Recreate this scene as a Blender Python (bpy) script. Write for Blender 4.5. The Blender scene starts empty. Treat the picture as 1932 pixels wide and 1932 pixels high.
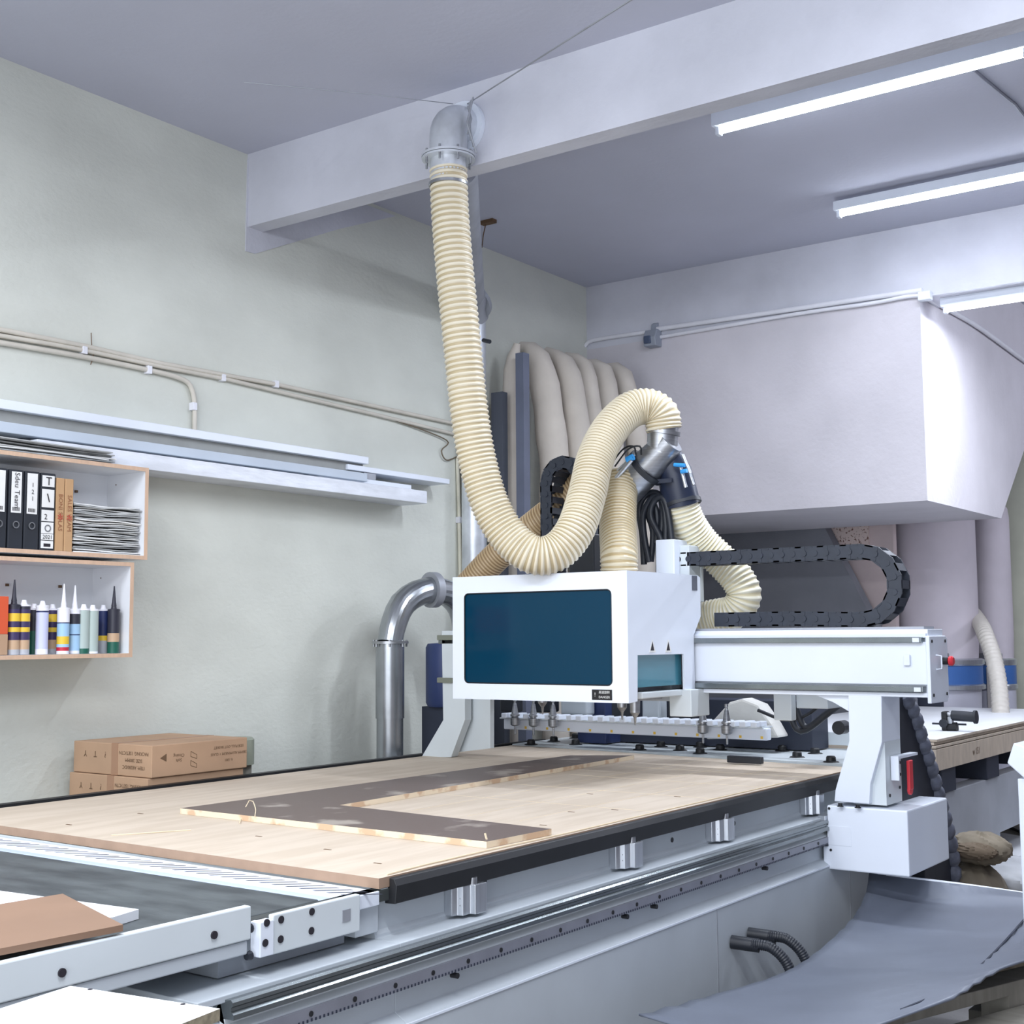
import bpy, bmesh, math, random
import numpy as np
from mathutils import Vector, Matrix
random.seed(4)
S = bpy.context.scene
COL = S.collection
# ------------------------------------------------------------------ camera
FOC = 2468.0
CAM = Vector((0, 0, 1.46))
YAW, PIT, ROL = math.radians(-35.6687), math.radians(5.4165), math.radians(-.405)
_f = Vector((math.sin(YAW)*math.cos(PIT), math.cos(YAW)*math.cos(PIT), math.sin(PIT)))
_r0 = Vector((math.cos(YAW), -math.sin(YAW), 0)); _u0 = _r0.cross(_f)
_r = _r0*math.cos(ROL)+_u0*math.sin(ROL); _u = -_r0*math.sin(ROL)+_u0*math.cos(ROL)
cd = bpy.data.cameras.new('camera'); cam = bpy.data.objects.new('camera', cd); COL.objects.link(cam)
cd.sensor_width = 36; cd.lens = FOC/1932*36; cd.clip_start = .05
cam.matrix_world = Matrix(((_r.x, _u.x, -_f.x, CAM.x), (_r.y, _u.y, -_f.y, CAM.y), (_r.z, _u.z, -_f.z, CAM.z), (0, 0, 0, 1)))
S.camera = cam
S.view_settings.view_transform = 'Standard'; S.view_settings.look = 'None'
S.view_settings.gamma = 1; S.view_settings.exposure = 0.0
# ------------------------------------------------------------------ world and daylight
W = bpy.data.worlds.new('daylight'); S.world = W; W.use_nodes = True
W.node_tree.nodes['Background'].inputs[0].default_value = (.80, .86, 1, 1)
W.node_tree.nodes['Background'].inputs[1].default_value = 1.25
def area(name, loc, aim, sx, sy, power, col=(1, 1, 1)):
    l = bpy.data.lights.new(name, 'AREA'); l.shape = 'RECTANGLE'; l.size = sx; l.size_y = sy; l.energy = power; l.color = col
    o = bpy.data.objects.new(name, l); COL.objects.link(o); o.location = loc
    o.rotation_euler = (Vector(aim)-Vector(loc)).to_track_quat('-Z', 'Y').to_euler(); return o
for i, (x, y) in enumerate(((-3.0, 1.2), (-.9, 1.2), (-3.0, -1.2), (-.6, -1.2))):
    area('ceiling_tube_light', (x, y, 3.6), (x, y, 0), 1.3, .08, 75, (.90, .94, 1))
area('open_shutter_daylight', (-.8, -2.6, 1.5), (-3.4, 5, 1.1), 5, 2.6, 120, (.92, .96, 1))
area('beam_fill_light', (-.4, 2.3, 3.35), (-1.2, 4.24, 3.55), 1.3, .08, 26, (.84, .90, 1))  # added unseen fill, aimed at the beam front to brighten it
area('stair_block_fill_light', (.4, 9.3, 3.3), (-2.36, 8.2, 2.6), 1.3, .3, 34, (.84, .88, 1))  # added unseen fill that brightens the right face of the stair block

def at(u, v, x=None, y=None, z=None):
    """point of a real plane seen at pixel (u, v)"""
    d = (u-966)/FOC*_r - (v-966)/FOC*_u + _f
    if x is not None: t = (x-CAM.x)/d.x
    elif y is not None: t = (y-CAM.y)/d.y
    else: t = (z-CAM.z)/d.z
    return CAM+d*t
# ------------------------------------------------------------------ materials
def lin(c):
    r = []
    for k in c:
        k /= 255.; r.append(k/12.92 if k <= .04045 else ((k+.055)/1.055)**2.4)
    return (*r, 1)
MC = {}
def mat(name, col, rough=.5, metal=0, var=0, scale=4, bump=0, bscale=60, stretch=(1, 1, 1), col2=None, emit=0, spec=.5, trans=0, thr=(.35, .65), alpha=1, sss=0, detail=6):
    if name in MC: return MC[name]
    m = bpy.data.materials.new(name); m.use_nodes = True; nt = m.node_tree; b = nt.nodes['Principled BSDF']
    b.inputs['Roughness'].default_value = rough; b.inputs['Metallic'].default_value = metal
    b.inputs['Specular IOR Level'].default_value = spec
    c = lin(col); b.inputs['Base Color'].default_value = c
    if trans: b.inputs['Transmission Weight'].default_value = trans
    if alpha < 1: b.inputs['Alpha'].default_value = alpha
    if emit: b.inputs['Emission Color'].default_value = c; b.inputs['Emission Strength'].default_value = emit
    tc = nt.nodes.new('ShaderNodeTexCoord'); mp = nt.nodes.new('ShaderNodeMapping'); mp.inputs['Scale'].default_value = stretch
    nt.links.new(tc.outputs['Object'], mp.inputs[0])
    if var or col2:
        n = nt.nodes.new('ShaderNodeTexNoise'); n.inputs['Scale'].default_value = scale; n.inputs['Detail'].default_value = detail
        nt.links.new(mp.outputs[0], n.inputs['Vector'])
        r = nt.nodes.new('ShaderNodeValToRGB'); r.color_ramp.elements[0].position = thr[0]; r.color_ramp.elements[1].position = thr[1]
        a = lin(col2) if col2 else tuple(k*(1-var) for k in c[:3])+(1,)
        bb = c if col2 else tuple(min(1, k*(1+var*.5)) for k in c[:3])+(1,)
        r.color_ramp.elements[0].color = a; r.color_ramp.elements[1].color = bb
        nt.links.new(n.outputs['Fac'], r.inputs[0]); nt.links.new(r.outputs[0], b.inputs['Base Color'])
    if bump:
        n2 = nt.nodes.new('ShaderNodeTexNoise'); n2.inputs['Scale'].default_value = bscale; n2.inputs['Detail'].default_value = 4
        nt.links.new(mp.outputs[0], n2.inputs['Vector'])
        bp = nt.nodes.new('ShaderNodeBump'); bp.inputs['Strength'].default_value = bump; bp.inputs['Distance'].default_value = .01
        nt.links.new(n2.outputs['Fac'], bp.inputs['Height']); nt.links.new(bp.outputs[0], b.inputs['Normal'])
    MC[name] = m; return m
wallm = mat('greenish_plaster', (211, 213, 204), .85, var=.10, scale=1.3, bump=.25, bscale=30, stretch=(1, 1, 1.6))
wallb = mat('lilac_plaster', (206, 202, 208), .85, var=.10, scale=1.5, bump=.3, bscale=25)
beamm = mat('beam_plaster', (203, 204, 213), .85, var=.10, scale=2.2, bump=.5, bscale=14)
ceilm = mat('ceiling_paint', (190, 192, 206), .9, var=.05, scale=1.1, bump=.12, bscale=40)
floorm = mat('concrete_floor', (140, 138, 138), .8, var=.25, scale=3, bump=.2)
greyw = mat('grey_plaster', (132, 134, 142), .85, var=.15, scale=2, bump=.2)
corkm = mat('speckled_board', (226, 208, 200), .8, col2=(120, 85, 70), scale=55, thr=(.36, .42))
pinkw = mat('pink_plaster', (208, 192, 190), .85, var=.12, scale=2)
white = mat('white_enamel', (225, 231, 241), .35, var=.025, scale=3)
white2 = mat('machine_grey_white', (208, 215, 218), .4, var=.05, scale=3)
frame_w = mat('machine_frame_paint', (186, 193, 199), .45, var=.06, scale=3)
black = mat('black_rubber', (28, 29, 32), .5, var=.2, scale=12)
blackp = mat('black_plastic', (34, 38, 46), .45, var=.15, scale=20)
chainm = mat('chain_plastic', (44, 50, 62), .5, var=.12, scale=25)
steel = mat('brushed_steel', (170, 172, 176), .32, .9, var=.15, scale=8, stretch=(1, 1, 20))
railst = mat('rail_steel', (130, 136, 138), .22, .85, var=.1, scale=10)
rackst = mat('gear_rack_steel', (146, 148, 158), .4, .4, var=.1, scale=10)
galv = mat('galvanised_steel', (214, 218, 224), .30, .45, var=.22, scale=7)
galvm = mat('shiny_duct_steel', (168, 172, 176), .26, .85, var=.18, scale=6)
galvd = mat('dusty_galvanised_steel', (160, 163, 170), .5, .3, var=.15, scale=5)
alu = mat('aluminium', (200, 204, 210), .28, .85, var=.08, scale=10, stretch=(8, 8, 1))
hosem = mat('cream_hose_plastic', (224, 215, 193), .32, var=.05, scale=6)
hosem2 = mat('clear_tan_hose_plastic', (202, 190, 162), .30, var=.08, scale=6)
hosem3 = mat('pale_cream_hose_plastic', (226, 222, 203), .35, var=.05, scale=6)
mdf = mat('mdf_board', (204, 186, 158), .75, var=.07, scale=2.2, bump=.05, bscale=200)
mdfe = mat('mdf_edge', (158, 132, 112), .8, var=.08, scale=20)
ply = mat('veneer_board', (198, 184, 167), .7, col2=(189, 174, 156), scale=3, stretch=(7, 1, 1), thr=(.4, .62), bump=.06, bscale=60)
film = mat('brown_film_face', (98, 84, 78), .45, col2=(158, 148, 138), scale=6, thr=(.32, .44), bump=.03)
brownb = mat('brown_laminate', (140, 112, 92), .5, var=.08, scale=5)
blockedge = mat('blockboard_core', (226, 210, 184), .7, col2=(202, 172, 142), scale=6, thr=(.42, .5), stretch=(2, 2, 2))
pale = mat('pale_wood_edge', (224, 206, 176), .7, var=.1, scale=10)
beltm = mat('conveyor_belt', (84, 90, 92), .55, col2=(58, 63, 66), scale=5, stretch=(1, 3, 1), thr=(.35, .65), bump=.05)
card = mat('cardboard', (178, 146, 118), .85, var=.07, scale=6)
carddk = mat('cardboard_tape', (160, 124, 98), .45)
ink = mat('dark_ink', (36, 32, 40), .7)
inkb = mat('brown_ink', (104, 80, 58), .8)
redm = mat('red_plastic', (205, 50, 60), .4)
redink = mat('red_ink', (190, 70, 60), .8)
bluem = mat('blue_paint', (66, 110, 178), .4, var=.08, scale=4)
bluedk = mat('dark_blue_paint', (44, 58, 100), .5, var=.1, scale=4)
bluep = mat('bright_blue_plastic', (50, 150, 220), .4)
glassm = mat('teal_acrylic', (2, 52, 76), .07, spec=.2)
glass2 = mat('teal_acrylic_side', (70, 130, 148), .15, spec=.6)
film1 = mat('hose_film_tan', (184, 168, 134), .4)
film2 = mat('hose_film_brown', (176, 156, 116), .4)
film3 = mat('hose_film_pale', (216, 206, 172), .4)
cloth = mat('beige_filter_cloth', (196, 188, 178), .9, var=.08, scale=5, bump=.2, bscale=12)
bagw = mat('lilac_filter_cloth', (208, 200, 208), .85, var=.06, scale=4)
edgewood = mat('beech_edge', (208, 176, 150), .6, var=.08, scale=10, stretch=(1, 6, 1))
melam = mat('white_melamine', (226, 228, 232), .5, var=.03, scale=4)
paper = mat('paper', (232, 232, 230), .8, var=.06, scale=10)
paperg = mat('grey_paper', (176, 178, 178), .8, var=.25, scale=14)
condm = mat('conduit_paint', (206, 200, 188), .6, var=.1, scale=6)
condw = mat('white_conduit', (226, 226, 232), .5, var=.06, scale=6)
vinyl = mat('grey_vinyl_sheet', (106, 112, 125), .42, var=.12, scale=3, bump=.06, bscale=8)
woodg = mat('grey_wood', (142, 138, 128), .85, var=.2, scale=4, stretch=(1, 6, 1))
bench_m = mat('bench_board', (190, 176, 160), .8, var=.12, scale=8, stretch=(1, 3, 1))
greyl = mat('rear_wall_plaster', (176, 170, 176), .9, col2=(120, 118, 124), scale=1.2)
dark = mat('dark_blue_grey', (44, 50, 66), .6, var=.1)
tube_e = mat('lit_tube', (235, 242, 255), .3, emit=30)
orange = mat('orange_card', (206, 84, 48), .7, var=.05)
yellow = mat('yellow_label', (232, 190, 70), .6)
handm = mat('handwriting_brown', (150, 100, 70), .8)
canvas = mat('dirty_canvas', (130, 120, 104), .9, var=.2, scale=10, bump=.3, bscale=15)
# ------------------------------------------------------------------ mesh helpers
WL = {}
class MB:
    def __init__(s): s.v = []; s.f = []; s.m = []
    def add(s, vs, fs, m=0):
        n = len(s.v); s.v += [Vector(v) for v in vs]; s.f += [tuple(i+n for i in f) for f in fs]; s.m += [m]*len(fs); return s
    def box(s, x0, x1, y0, y1, z0, z1, m=0):
        v = [(x, y, z) for x in (x0, x1) for y in (y0, y1) for z in (z0, z1)]
        return s.add(v, [(0, 1, 3, 2), (4, 6, 7, 5), (0, 4, 5, 1), (2, 3, 7, 6), (0, 2, 6, 4), (1, 5, 7, 3)], m)
    def prism(s, pts, off, m=0):
        """closed polygon of 3D points swept by vector off"""
        n = len(pts); p = [Vector(q) for q in pts]; o = Vector(off)
        return s.add(p+[q+o for q in p], [tuple(range(n))[::-1], tuple(range(n, 2*n))]+[(i, (i+1) % n, n+(i+1) % n, n+i) for i in range(n)], m)
    def px(s, prof, x0, x1, m=0): return s.prism([(x0, a, b) for a, b in prof], (x1-x0, 0, 0), m)
    def py(s, prof, y0, y1, m=0): return s.prism([(a, y0, b) for a, b in prof], (0, y1-y0, 0), m)
    def pz(s, prof, z0, z1, m=0): return s.prism([(a, b, z0) for a, b in prof], (0, 0, z1-z0), m)
    def sweep(s, path, rad, n=12, caps=True, m=0, sq=None):
        P = [Vector(p) for p in path]; N = len(P)
        R = rad if isinstance(rad, (list, tuple)) else [rad]*N
        T = [(P[min(i+1, N-1)]-P[max(i-1, 0)]).normalized() for i in range(N)]
        a = Vector((0, 0, 1)) if abs(T[0].z) < .9 else Vector((0, 1, 0))
        nv = (a-T[0]*a.dot(T[0])).normalized(); vs = []
        for i in range(N):
            nv = (nv-T[i]*nv.dot(T[i])).normalized(); bv = T[i].cross(nv)
            for k in range(n):
                t = 2*math.pi*k/n; e = sq or (1, 1)
                vs.append(P[i]+nv*math.cos(t)*R[i]*e[0]+bv*math.sin(t)*R[i]*e[1])
        fs = [(i*n+k, i*n+(k+1) % n, (i+1)*n+(k+1) % n, (i+1)*n+k) for i in range(N-1) for k in range(n)]
        if caps: fs += [tuple(range(n))[::-1], tuple(range((N-1)*n, N*n))]
        return s.add(vs, fs, m)
    def cyl(s, a, b, r, r2=None, n=20, m=0): return s.sweep([a, b], [r, r if r2 is None else r2], n, True, m)
    def ring(s, a, b, ro, ri, n=28, m=0):
        a = Vector(a); b = Vector(b); return s.sweep([a, a, b, b, a], [ri, ro, ro, ri, ri], n, False, m) if False else s._ring(a, b, ro, ri, n, m)
    def _ring(s, a, b, ro, ri, n, m):
        T = (b-a).normalized(); q = Vector((0, 0, 1)) if abs(T.z) < .9 else Vector((0, 1, 0))
        nv = (q-T*q.dot(T)).normalized(); bv = T.cross(nv); vs = []
        for p, r in ((a, ri), (a, ro), (b, ro), (b, ri)):
            for k in range(n):
                t = 2*math.pi*k/n; vs.append(p+nv*math.cos(t)*r+bv*math.sin(t)*r)
        fs = [(j*n+k, j*n+(k+1) % n, ((j+1) % 4)*n+(k+1) % n, ((j+1) % 4)*n+k) for j in range(4) for k in range(n)]
        return s.add(vs, fs, m)
    def lathe(s, prof, o, ax=(0, 0, 1), n=20, m=0, ms=None):
        o = Vector(o); ax = Vector(ax).normalized()
        q = Vector((1, 0, 0)) if abs(ax.x) < .9 else Vector((0, 1, 0)); nv = (q-ax*q.dot(ax)).normalized(); bv = ax.cross(nv)
        vs = [o+ax*h+nv*math.cos(2*math.pi*k/n)*r+bv*math.sin(2*math.pi*k/n)*r for r, h in prof for k in range(n)]
        L = len(s.v); s.v += vs
        for i in range(len(prof)-1):
            for k in range(n):
                s.f.append((L+i*n+k, L+i*n+(k+1) % n, L+(i+1)*n+(k+1) % n, L+(i+1)*n+k)); s.m.append(ms[i] if ms else m)
        s.f += [tuple(L+k for k in range(n))[::-1], tuple(L+(len(prof)-1)*n+k for k in range(n))]; s.m += [ms[0] if ms else m, ms[-1] if ms else m]
        return s
    def text(s, body, size, o, right, up, m=0, depth=.0006, center=True):
        me = txt(body, center); o = Vector(o); r = Vector(right).normalized(); u = Vector(up).normalized(); n = r.cross(u)
        return s.add([o+r*v[0]*size+u*v[1]*size+n*depth for v in me[0]], me[1], m)
    def build(s, name, mats, parent=None, smooth=None, bevel=0, thick=0):
        off = WL.get(parent.name, Vector()) if parent else Vector()
        me = bpy.data.meshes.new(name); me.from_pydata([v-off for v in s.v], [], s.f)
        bm = bmesh.new(); bm.from_mesh(me); bmesh.ops.recalc_face_normals(bm, faces=bm.faces) if s.v and len(s.f) < 60000 else None; bm.to_mesh(me); bm.free()
        if not isinstance(mats, (list, tuple)): mats = [mats]
        for q in mats: me.materials.append(q)
        if len(mats) > 1: me.polygons.foreach_set('material_index', s.m)
        if smooth is not None:
            me.polygons.foreach_set('use_smooth', [True]*len(me.polygons)); me.set_sharp_from_angle(angle=math.radians(smooth))
        o = bpy.data.objects.new(name, me); COL.objects.link(o)
        if parent: o.parent = parent; WL[o.name] = off
        if thick: k = o.modifiers.new('t', 'SOLIDIFY'); k.thickness = thick
        if bevel:
            k = o.modifiers.new('b', 'BEVEL'); k.width = bevel; k.segments = 2; k.limit_method = 'ANGLE'; k.angle_limit = math.radians(40)
        return o
TX = {}
def txt(body, center=True):
    if (body, center) in TX: return TX[(body, center)]
    c = bpy.data.curves.new('t', 'FONT'); c.body = body; c.size = 1; c.resolution_u = 2
    if center: c.align_x = 'CENTER'; c.align_y = 'CENTER'
    o = bpy.data.objects.new('t', c); COL.objects.link(o); bpy.context.view_layer.update()
    dg = bpy.context.evaluated_depsgraph_get(); me = bpy.data.meshes.new_from_object(o.evaluated_get(dg))
    r = ([tuple(v.co) for v in me.vertices], [tuple(p.vertices) for p in me.polygons])
    bpy.data.objects.remove(o); bpy.data.curves.remove(c); bpy.data.meshes.remove(me); TX[(body, center)] = r; return r
def tag(o, label, cat, group=None, kind=None):
    o['label'] = label; o['category'] = cat
    if group: o['group'] = group
    if kind: o['kind'] = kind
    return o
def thing(name, label, cat, loc=(0, 0, 0), group=None):
    o = bpy.data.objects.new(name, None); COL.objects.link(o); o.location = loc; o.empty_display_size = .1
    WL[o.name] = Vector(loc); return tag(o, label, cat, group)
def struct(o): o['kind'] = 'structure'; return o
def dup(root, loc, label, rot=(0, 0, 0), skip=()):
    r = root.copy(); COL.objects.link(r); r.location = loc; r.rotation_euler = rot; r['label'] = label
    WL[r.name] = Vector(loc)
    for ch in list(root.children):
        if ch.name.split('.')[0] in skip: continue
        c = ch.copy(); COL.objects.link(c); c.parent = r
        for g in ch.children: d = g.copy(); COL.objects.link(d); d.parent = c
    return r
def spline(pts, n=200):
    P = [np.array(p, float) for p in pts]; P = [2*P[0]-P[1]]+P+[2*P[-1]-P[-2]]; out = []
    seg = len(P)-3
    for i in range(seg):
        a, b, c, d = P[i:i+4]; k = 24
        for j in range(k):
            t = j/k; out.append(.5*((2*b)+(-a+c)*t+(2*a-5*b+4*c-d)*t*t+(-a+3*b-3*c+d)*t**3))
    out.append(P[-2]); out = np.array(out)
    L = np.concatenate([[0], np.cumsum(np.linalg.norm(np.diff(out, axis=0), axis=1))])
    t = np.linspace(0, L[-1], n); return [Vector([np.interp(q, L, out[:, k]) for k in range(3)]) for q in t], L[-1]
def hose(mb, pts, r, pitch=.024, amp=.07, per=8, n=28, r1=None):
    _, L = spline(pts, 10); pp = pitch if isinstance(pitch, (list, tuple)) else [pitch, pitch]; pm = min(pp); N = int(L/pm*per); P, L = spline(pts, N)
    ph = [0.]
    for i in range(N): ph.append(ph[-1]+L/(N-1)/float(np.interp(i/N, np.linspace(0, 1, len(pp)), pp)))
    R = []
    for i in range(N):
        w = .5+.5*math.cos(2*math.pi*ph[i]); rr = r+(r1-r)*i/(N-1) if r1 else r
        R.append(rr*(1-amp+amp*w**1.6))
    k0 = len(mb.m); mb.sweep(P, R, n)
    for i in range(N-1):
        w = .5+.5*math.cos(math.pi*(ph[i]+ph[i+1]))
        for k in range(n): mb.m[k0+i*n+k] = 0 if w > .42 else 1
    return mb
# ------------------------------------------------------------------ the room
XW, YB, ZC = -4.60, 7.28, 3.785
struct(MB().box(-4.9, XW, -3, 11.5, 0, ZC+.3).build('wall_left', wallm))
struct(MB().box(-5, 5.2, -3, 11.6, ZC, ZC+.25).build('ceiling', ceilm))
struct(MB().box(-5, 5.2, -3.2, 11.6, -.2, 0).build('floor', floorm))
struct(MB().box(5, 5.2, -3, 11.6, 0, ZC).build('wall_right', wallb))
struct(MB().box(-4.6, 5, 11.2, 11.5, 0, ZC).build('wall_rear', greyl))
# stair block that fills the back left corner above head height, its underside open
struct(MB().box(XW, -2.36, YB, 8.75, 2.2, 3.36).build('wall_back', wallb))
rb = at(1932, 850, x=-2.36)
kk = (3.36-2.2)/(rb.z-2.2)
struct(MB().box(XW, -2.36, YB+.3, 8.75, 3.36, ZC).build('wall_back_upper', wallb))
kk = (ZC-2.2)/(rb.z-2.2)
struct(MB().px([(8.75, 2.2), (8.75+(rb.y-8.75)*kk, ZC), (8.75, ZC)], XW, -2.36).build('wall_back_slope', wallb))
struct(MB().box(XW, 5, YB, YB+.3, 3.36, ZC).build('trim_2', beamm))
# beam across the room
b1 = at(904, 330, y=4.34)
struct(MB().box(XW, 5, 4.24, 4.34, b1.z, ZC).build('trim_1', beamm))
cp_ = [at(u, v, x=XW) for u, v in ((466, 300), (745, 408), (640, 432), (480, 479), (462, 474))]
cp_ = [Vector((XW, p.y, min(p.z, ZC))) for p in cp_]
struct(MB().prism(cp_, (.006, 0, 0)).build('beam_shadow_patch', beamm))  # thin wall patch in beam colour, drawn for the beam's shadow
# flank under the stair with a slanted edge, and the speckled board beyond it
q = [at(1050, 975, y=8.76), at(1550, 975, y=8.76), at(1662, 1200, y=8.76), at(1720, 1320, y=8.76)]
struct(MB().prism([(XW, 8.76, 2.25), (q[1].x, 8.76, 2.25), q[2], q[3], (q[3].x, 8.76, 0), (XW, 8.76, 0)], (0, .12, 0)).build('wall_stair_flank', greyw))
bw = at(1686, 1000, y=8.95)
struct(MB().box(-4.6, bw.x, 8.93, 9.0, 0, 3.3).build('wall_inner', pinkw))
p = at(1550, 985, y=8.92); p2 = at(1640, 1030, y=8.92)
tag(MB().box(p.x-.3, p2.x, 8.905, 8.93, p2.z, 2.6).build('pin_board', corkm, bevel=.002), 'pinkish speckled board on the wall behind the slanted stair edge', 'board')
pr = at(1893, 1000, y=10.4)
struct(MB().box(pr.x, pr.x+.5, 10.4, 11.2, 0, ZC).build('trim_4', mat('cream_plaster', (205, 206, 190), .85, var=.08)))
# ------------------------------------------------------------------ fluorescent lamps
def tube_lamp(loc, length, label, strength, reflect=False):
    t = thing('fluorescent_lamp', label, 'lamp', loc, 'fluorescent ceiling lamps'); x, y, z = loc
    MB().box(x-.01, x+length+.01, y-.035, y+.03, z-.05, z+(.035 if reflect else 0)).build('housing', white, t, bevel=.003)
    if reflect: MB().prism([(x, y-.15, z+.035), (x, y-.10, z+.055), (x, y+.02, z+.055), (x, y+.02, z+.045), (x, y-.095, z+.045), (x, y-.145, z+.03)], (length, 0, 0)).build('reflector', white, t)
    for e in (x, x+length-.02): MB().box(e, e+.02, y-.018, y+.018, z-.085, z-.03).build('lamp_holder', white, t, bevel=.003)
    MB().cyl((x+.02, y, z-.062), (x+length-.02, y, z-.062), .017, n=16).build('tube', tube_e, t, smooth=40)
    l = bpy.data.lights.new('tube_glow', 'AREA'); l.shape = 'RECTANGLE'; l.size = length-.1; l.size_y = .05; l.energy = strength; l.color = (.84, .90, 1)
    o = bpy.data.objects.new('tube_glow', l); COL.objects.link(o); o.location = (x+length/2, y, z-.09); return t
a = at(1352, 232, z=3.72); tube_lamp((a.x, a.y, 3.745), 1.33, 'nearest fluorescent tube lamp on the ceiling, running off the top right', 55, True)
a = at(1580, 405, z=3.70); tube_lamp((a.x, a.y, 3.765), 1.33, 'second fluorescent tube lamp on the ceiling between the two beams', 8)
a = at(1780, 566, y=7.40); tube_lamp((a.x, 7.40, 3.36), 1.33, 'fluorescent tube lamp low on the far beam beside the stair block corner', 45)
# ------------------------------------------------------------------ conduits
def pipe(name, pts, r, m, label, cat='conduit', group=None, clips=(), n=10):
    t = MB().sweep(pts, r, n).build(name, m, smooth=50); tag(t, label, cat, group)
    for c in clips:
        c = Vector(c); MB().box(c.x-r*1.5, c.x+r*1.2, c.y-.012, c.y+.012, c.z-r*1.6, c.z+r*1.6).build('pipe_clip', condw, t, bevel=.002)
    return t
xw = XW+.014
g = 'conduits along the left wall'
def wl(u, v, x=xw): return at(u, v, x=x)
pipe('wall_conduit', [wl(-20, 618), wl(160, 653), wl(300, 685), wl(520, 725), wl(700, 765), wl(870, 802)], .011, condm, 'upper cream conduit running along the left wall to the hose', group=g, clips=[wl(520, 725)])
pipe('wall_conduit', [wl(-20, 630), wl(100, 650), wl(158, 661), wl(300, 691), wl(430, 716), wl(580, 752), wl(700, 780), wl(870, 822)], .010, condm, 'second cream conduit, just under the upper one on the left wall', group=g, clips=[wl(158, 661), wl(420, 713)])
pts, _ = spline([wl(-20, 643), wl(150, 672), wl(280, 698), wl(345, 716), wl(362, 735), wl(367, 765), wl(367, 812)], 60)
pipe('wall_conduit', pts, .011, condm, 'lowest cream conduit on the left wall, bending down to the white planks', group=g, clips=[wl(280, 698), wl(365, 767)])
pts, _ = spline([wl(720, 785), wl(800, 812), wl(845, 833), wl(833, 850), wl(842, 868), wl(862, 862)], 50)
pipe('loose_wire', pts, .004, mat('brown_wire', (110, 98, 80), .6), 'thin dark wire hooked down the left wall beside the long hose', 'wire', n=6)
pipe('wall_conduit', [wl(863, 862), wl(866, 960), wl(869, 1110)], .011, mat('cream_conduit', (222, 218, 200), .5), 'vertical cream conduit on the left wall beside the machine head', group=g, clips=[wl(866, 981)])
pts, _ = spline([wl(172, 628), wl(173, 650), wl(176, 672), wl(171, 688)], 12)
pipe('tie_wire', pts, .002, inkb, 'short rusty tie wire around the left wall conduits', 'wire', n=5)
yb = YB-.015
def wb(u, v): return at(u, v, y=yb)
pts, _ = spline([wb(1096, 676), wb(1099, 660), wb(1107, 649), wb(1125, 641), wb(1230, 625)], 40)
pipe('back_conduit', pts, .014, condw, 'pale conduit curving down behind the cloth filter bags', group='conduits on the back wall')
pipe('back_conduit', [wb(1240, 621), wb(1500, 583), wb(1640, 562), wb(1740, 548)], .016, condw, 'upper pale conduit running from the junction box to the lamp', group='conduits on the back wall')
pts, _ = spline([wb(1240, 637), wb(1500, 593), wb(1640, 573), wb(1710, 560), wb(1742, 558)], 40)
pipe('back_conduit', pts, .012, condw, 'lower pale conduit running from the junction box to the white cable clip', group='conduits on the back wall')
pts, _ = spline([at(1745, 560, x=-2.34), at(1800, 590, x=-2.34), at(1850, 620, x=-2.34), at(1932, 680, x=-2.34), at(2010, 735, x=-2.34)], 40)
pipe('back_conduit', pts, .014, condw, 'white conduit slanting down the bright side face of the stair block', group='conduits on the back wall')
c = wb(1745, 560); tag(MB().box(c.x-.03, c.x+.04, YB-.05, YB, c.z-.025, c.z+.025).build('cable_clip', white, bevel=.004), 'small white junction where the conduits meet the block corner', 'clip')
j = wb(1235, 640); t = thing('junction_box', 'grey electrical socket box hanging on the back wall conduit', 'socket', (j.x, YB, j.z-.06))
MB().px([(YB, j.z-.055), (YB-.08, j.z-.055), (YB-.09, j.z+.0), (YB-.06, j.z+.055), (YB, j.z+.055)], j.x-.045, j.x+.045).build('box_body', mat('grey_box_plastic', (150, 156, 168), .5), t, bevel=.006)
MB().box(j.x-.035, j.x+.012, YB-.1, YB-.07, j.z-.04, j.z+.01).build('socket_lid', mat('dark_box_plastic', (72, 84, 108), .4), t, bevel=.006)
MB().px([(YB, j.z+.055), (YB-.03, j.z+.055), (YB-.02, j.z+.1), (YB, j.z+.11)], j.x-.02, j.x+.025).build('cable_gland', mat('grey_box_plastic', (150, 156, 168)), t, bevel=.004)
P_ = [at(u, v, z=ZC-.01) for u, v in ((1838, 132), (1865, 155), (1895, 180), (1915, 196), (1935, 222), (1990, 250))]
pipe('ceiling_cable', P_, .007, mat('cable_grey', (120, 122, 134), .6), 'grey cable stapled to the ceiling between the two upper lamps', 'cable', n=6)
c = at(917, 420, z=ZC-.01)
t = thing('ceiling_hook', 'small rusty bracket with loose wires on the ceiling beside the hose', 'bracket', c)
MB().box(c.x-.03, c.x+.06, c.y-.02, c.y+.02, ZC-.02, ZC).build('plate', inkb, t)
MB().sweep([c, c+Vector((-.02, 0, -.07)), c+Vector((-.03, 0, -.14))], .003, 6).build('wire_end', inkb, t)
a_ = at(-60, 128, z=ZC-.03)
pipe('ceiling_wire', [at(460, 155, z=3.70), at(700, 178, z=3.66), at(855, 196, y=4.2)], .0018, galvd, 'thin wire strung from the elbow duct leftward under the ceiling', 'wire', n=5)
pipe('ceiling_wire', [at(882, 196, y=4.21), at(930, 165, y=4.0), at(1040, 95, y=3.6), at(1190, 0, y=3.1), at(1260, -40, y=3.0)], .003, galvd, 'steel wire strung from the elbow duct up past the top edge', 'wire', n=5)
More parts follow.
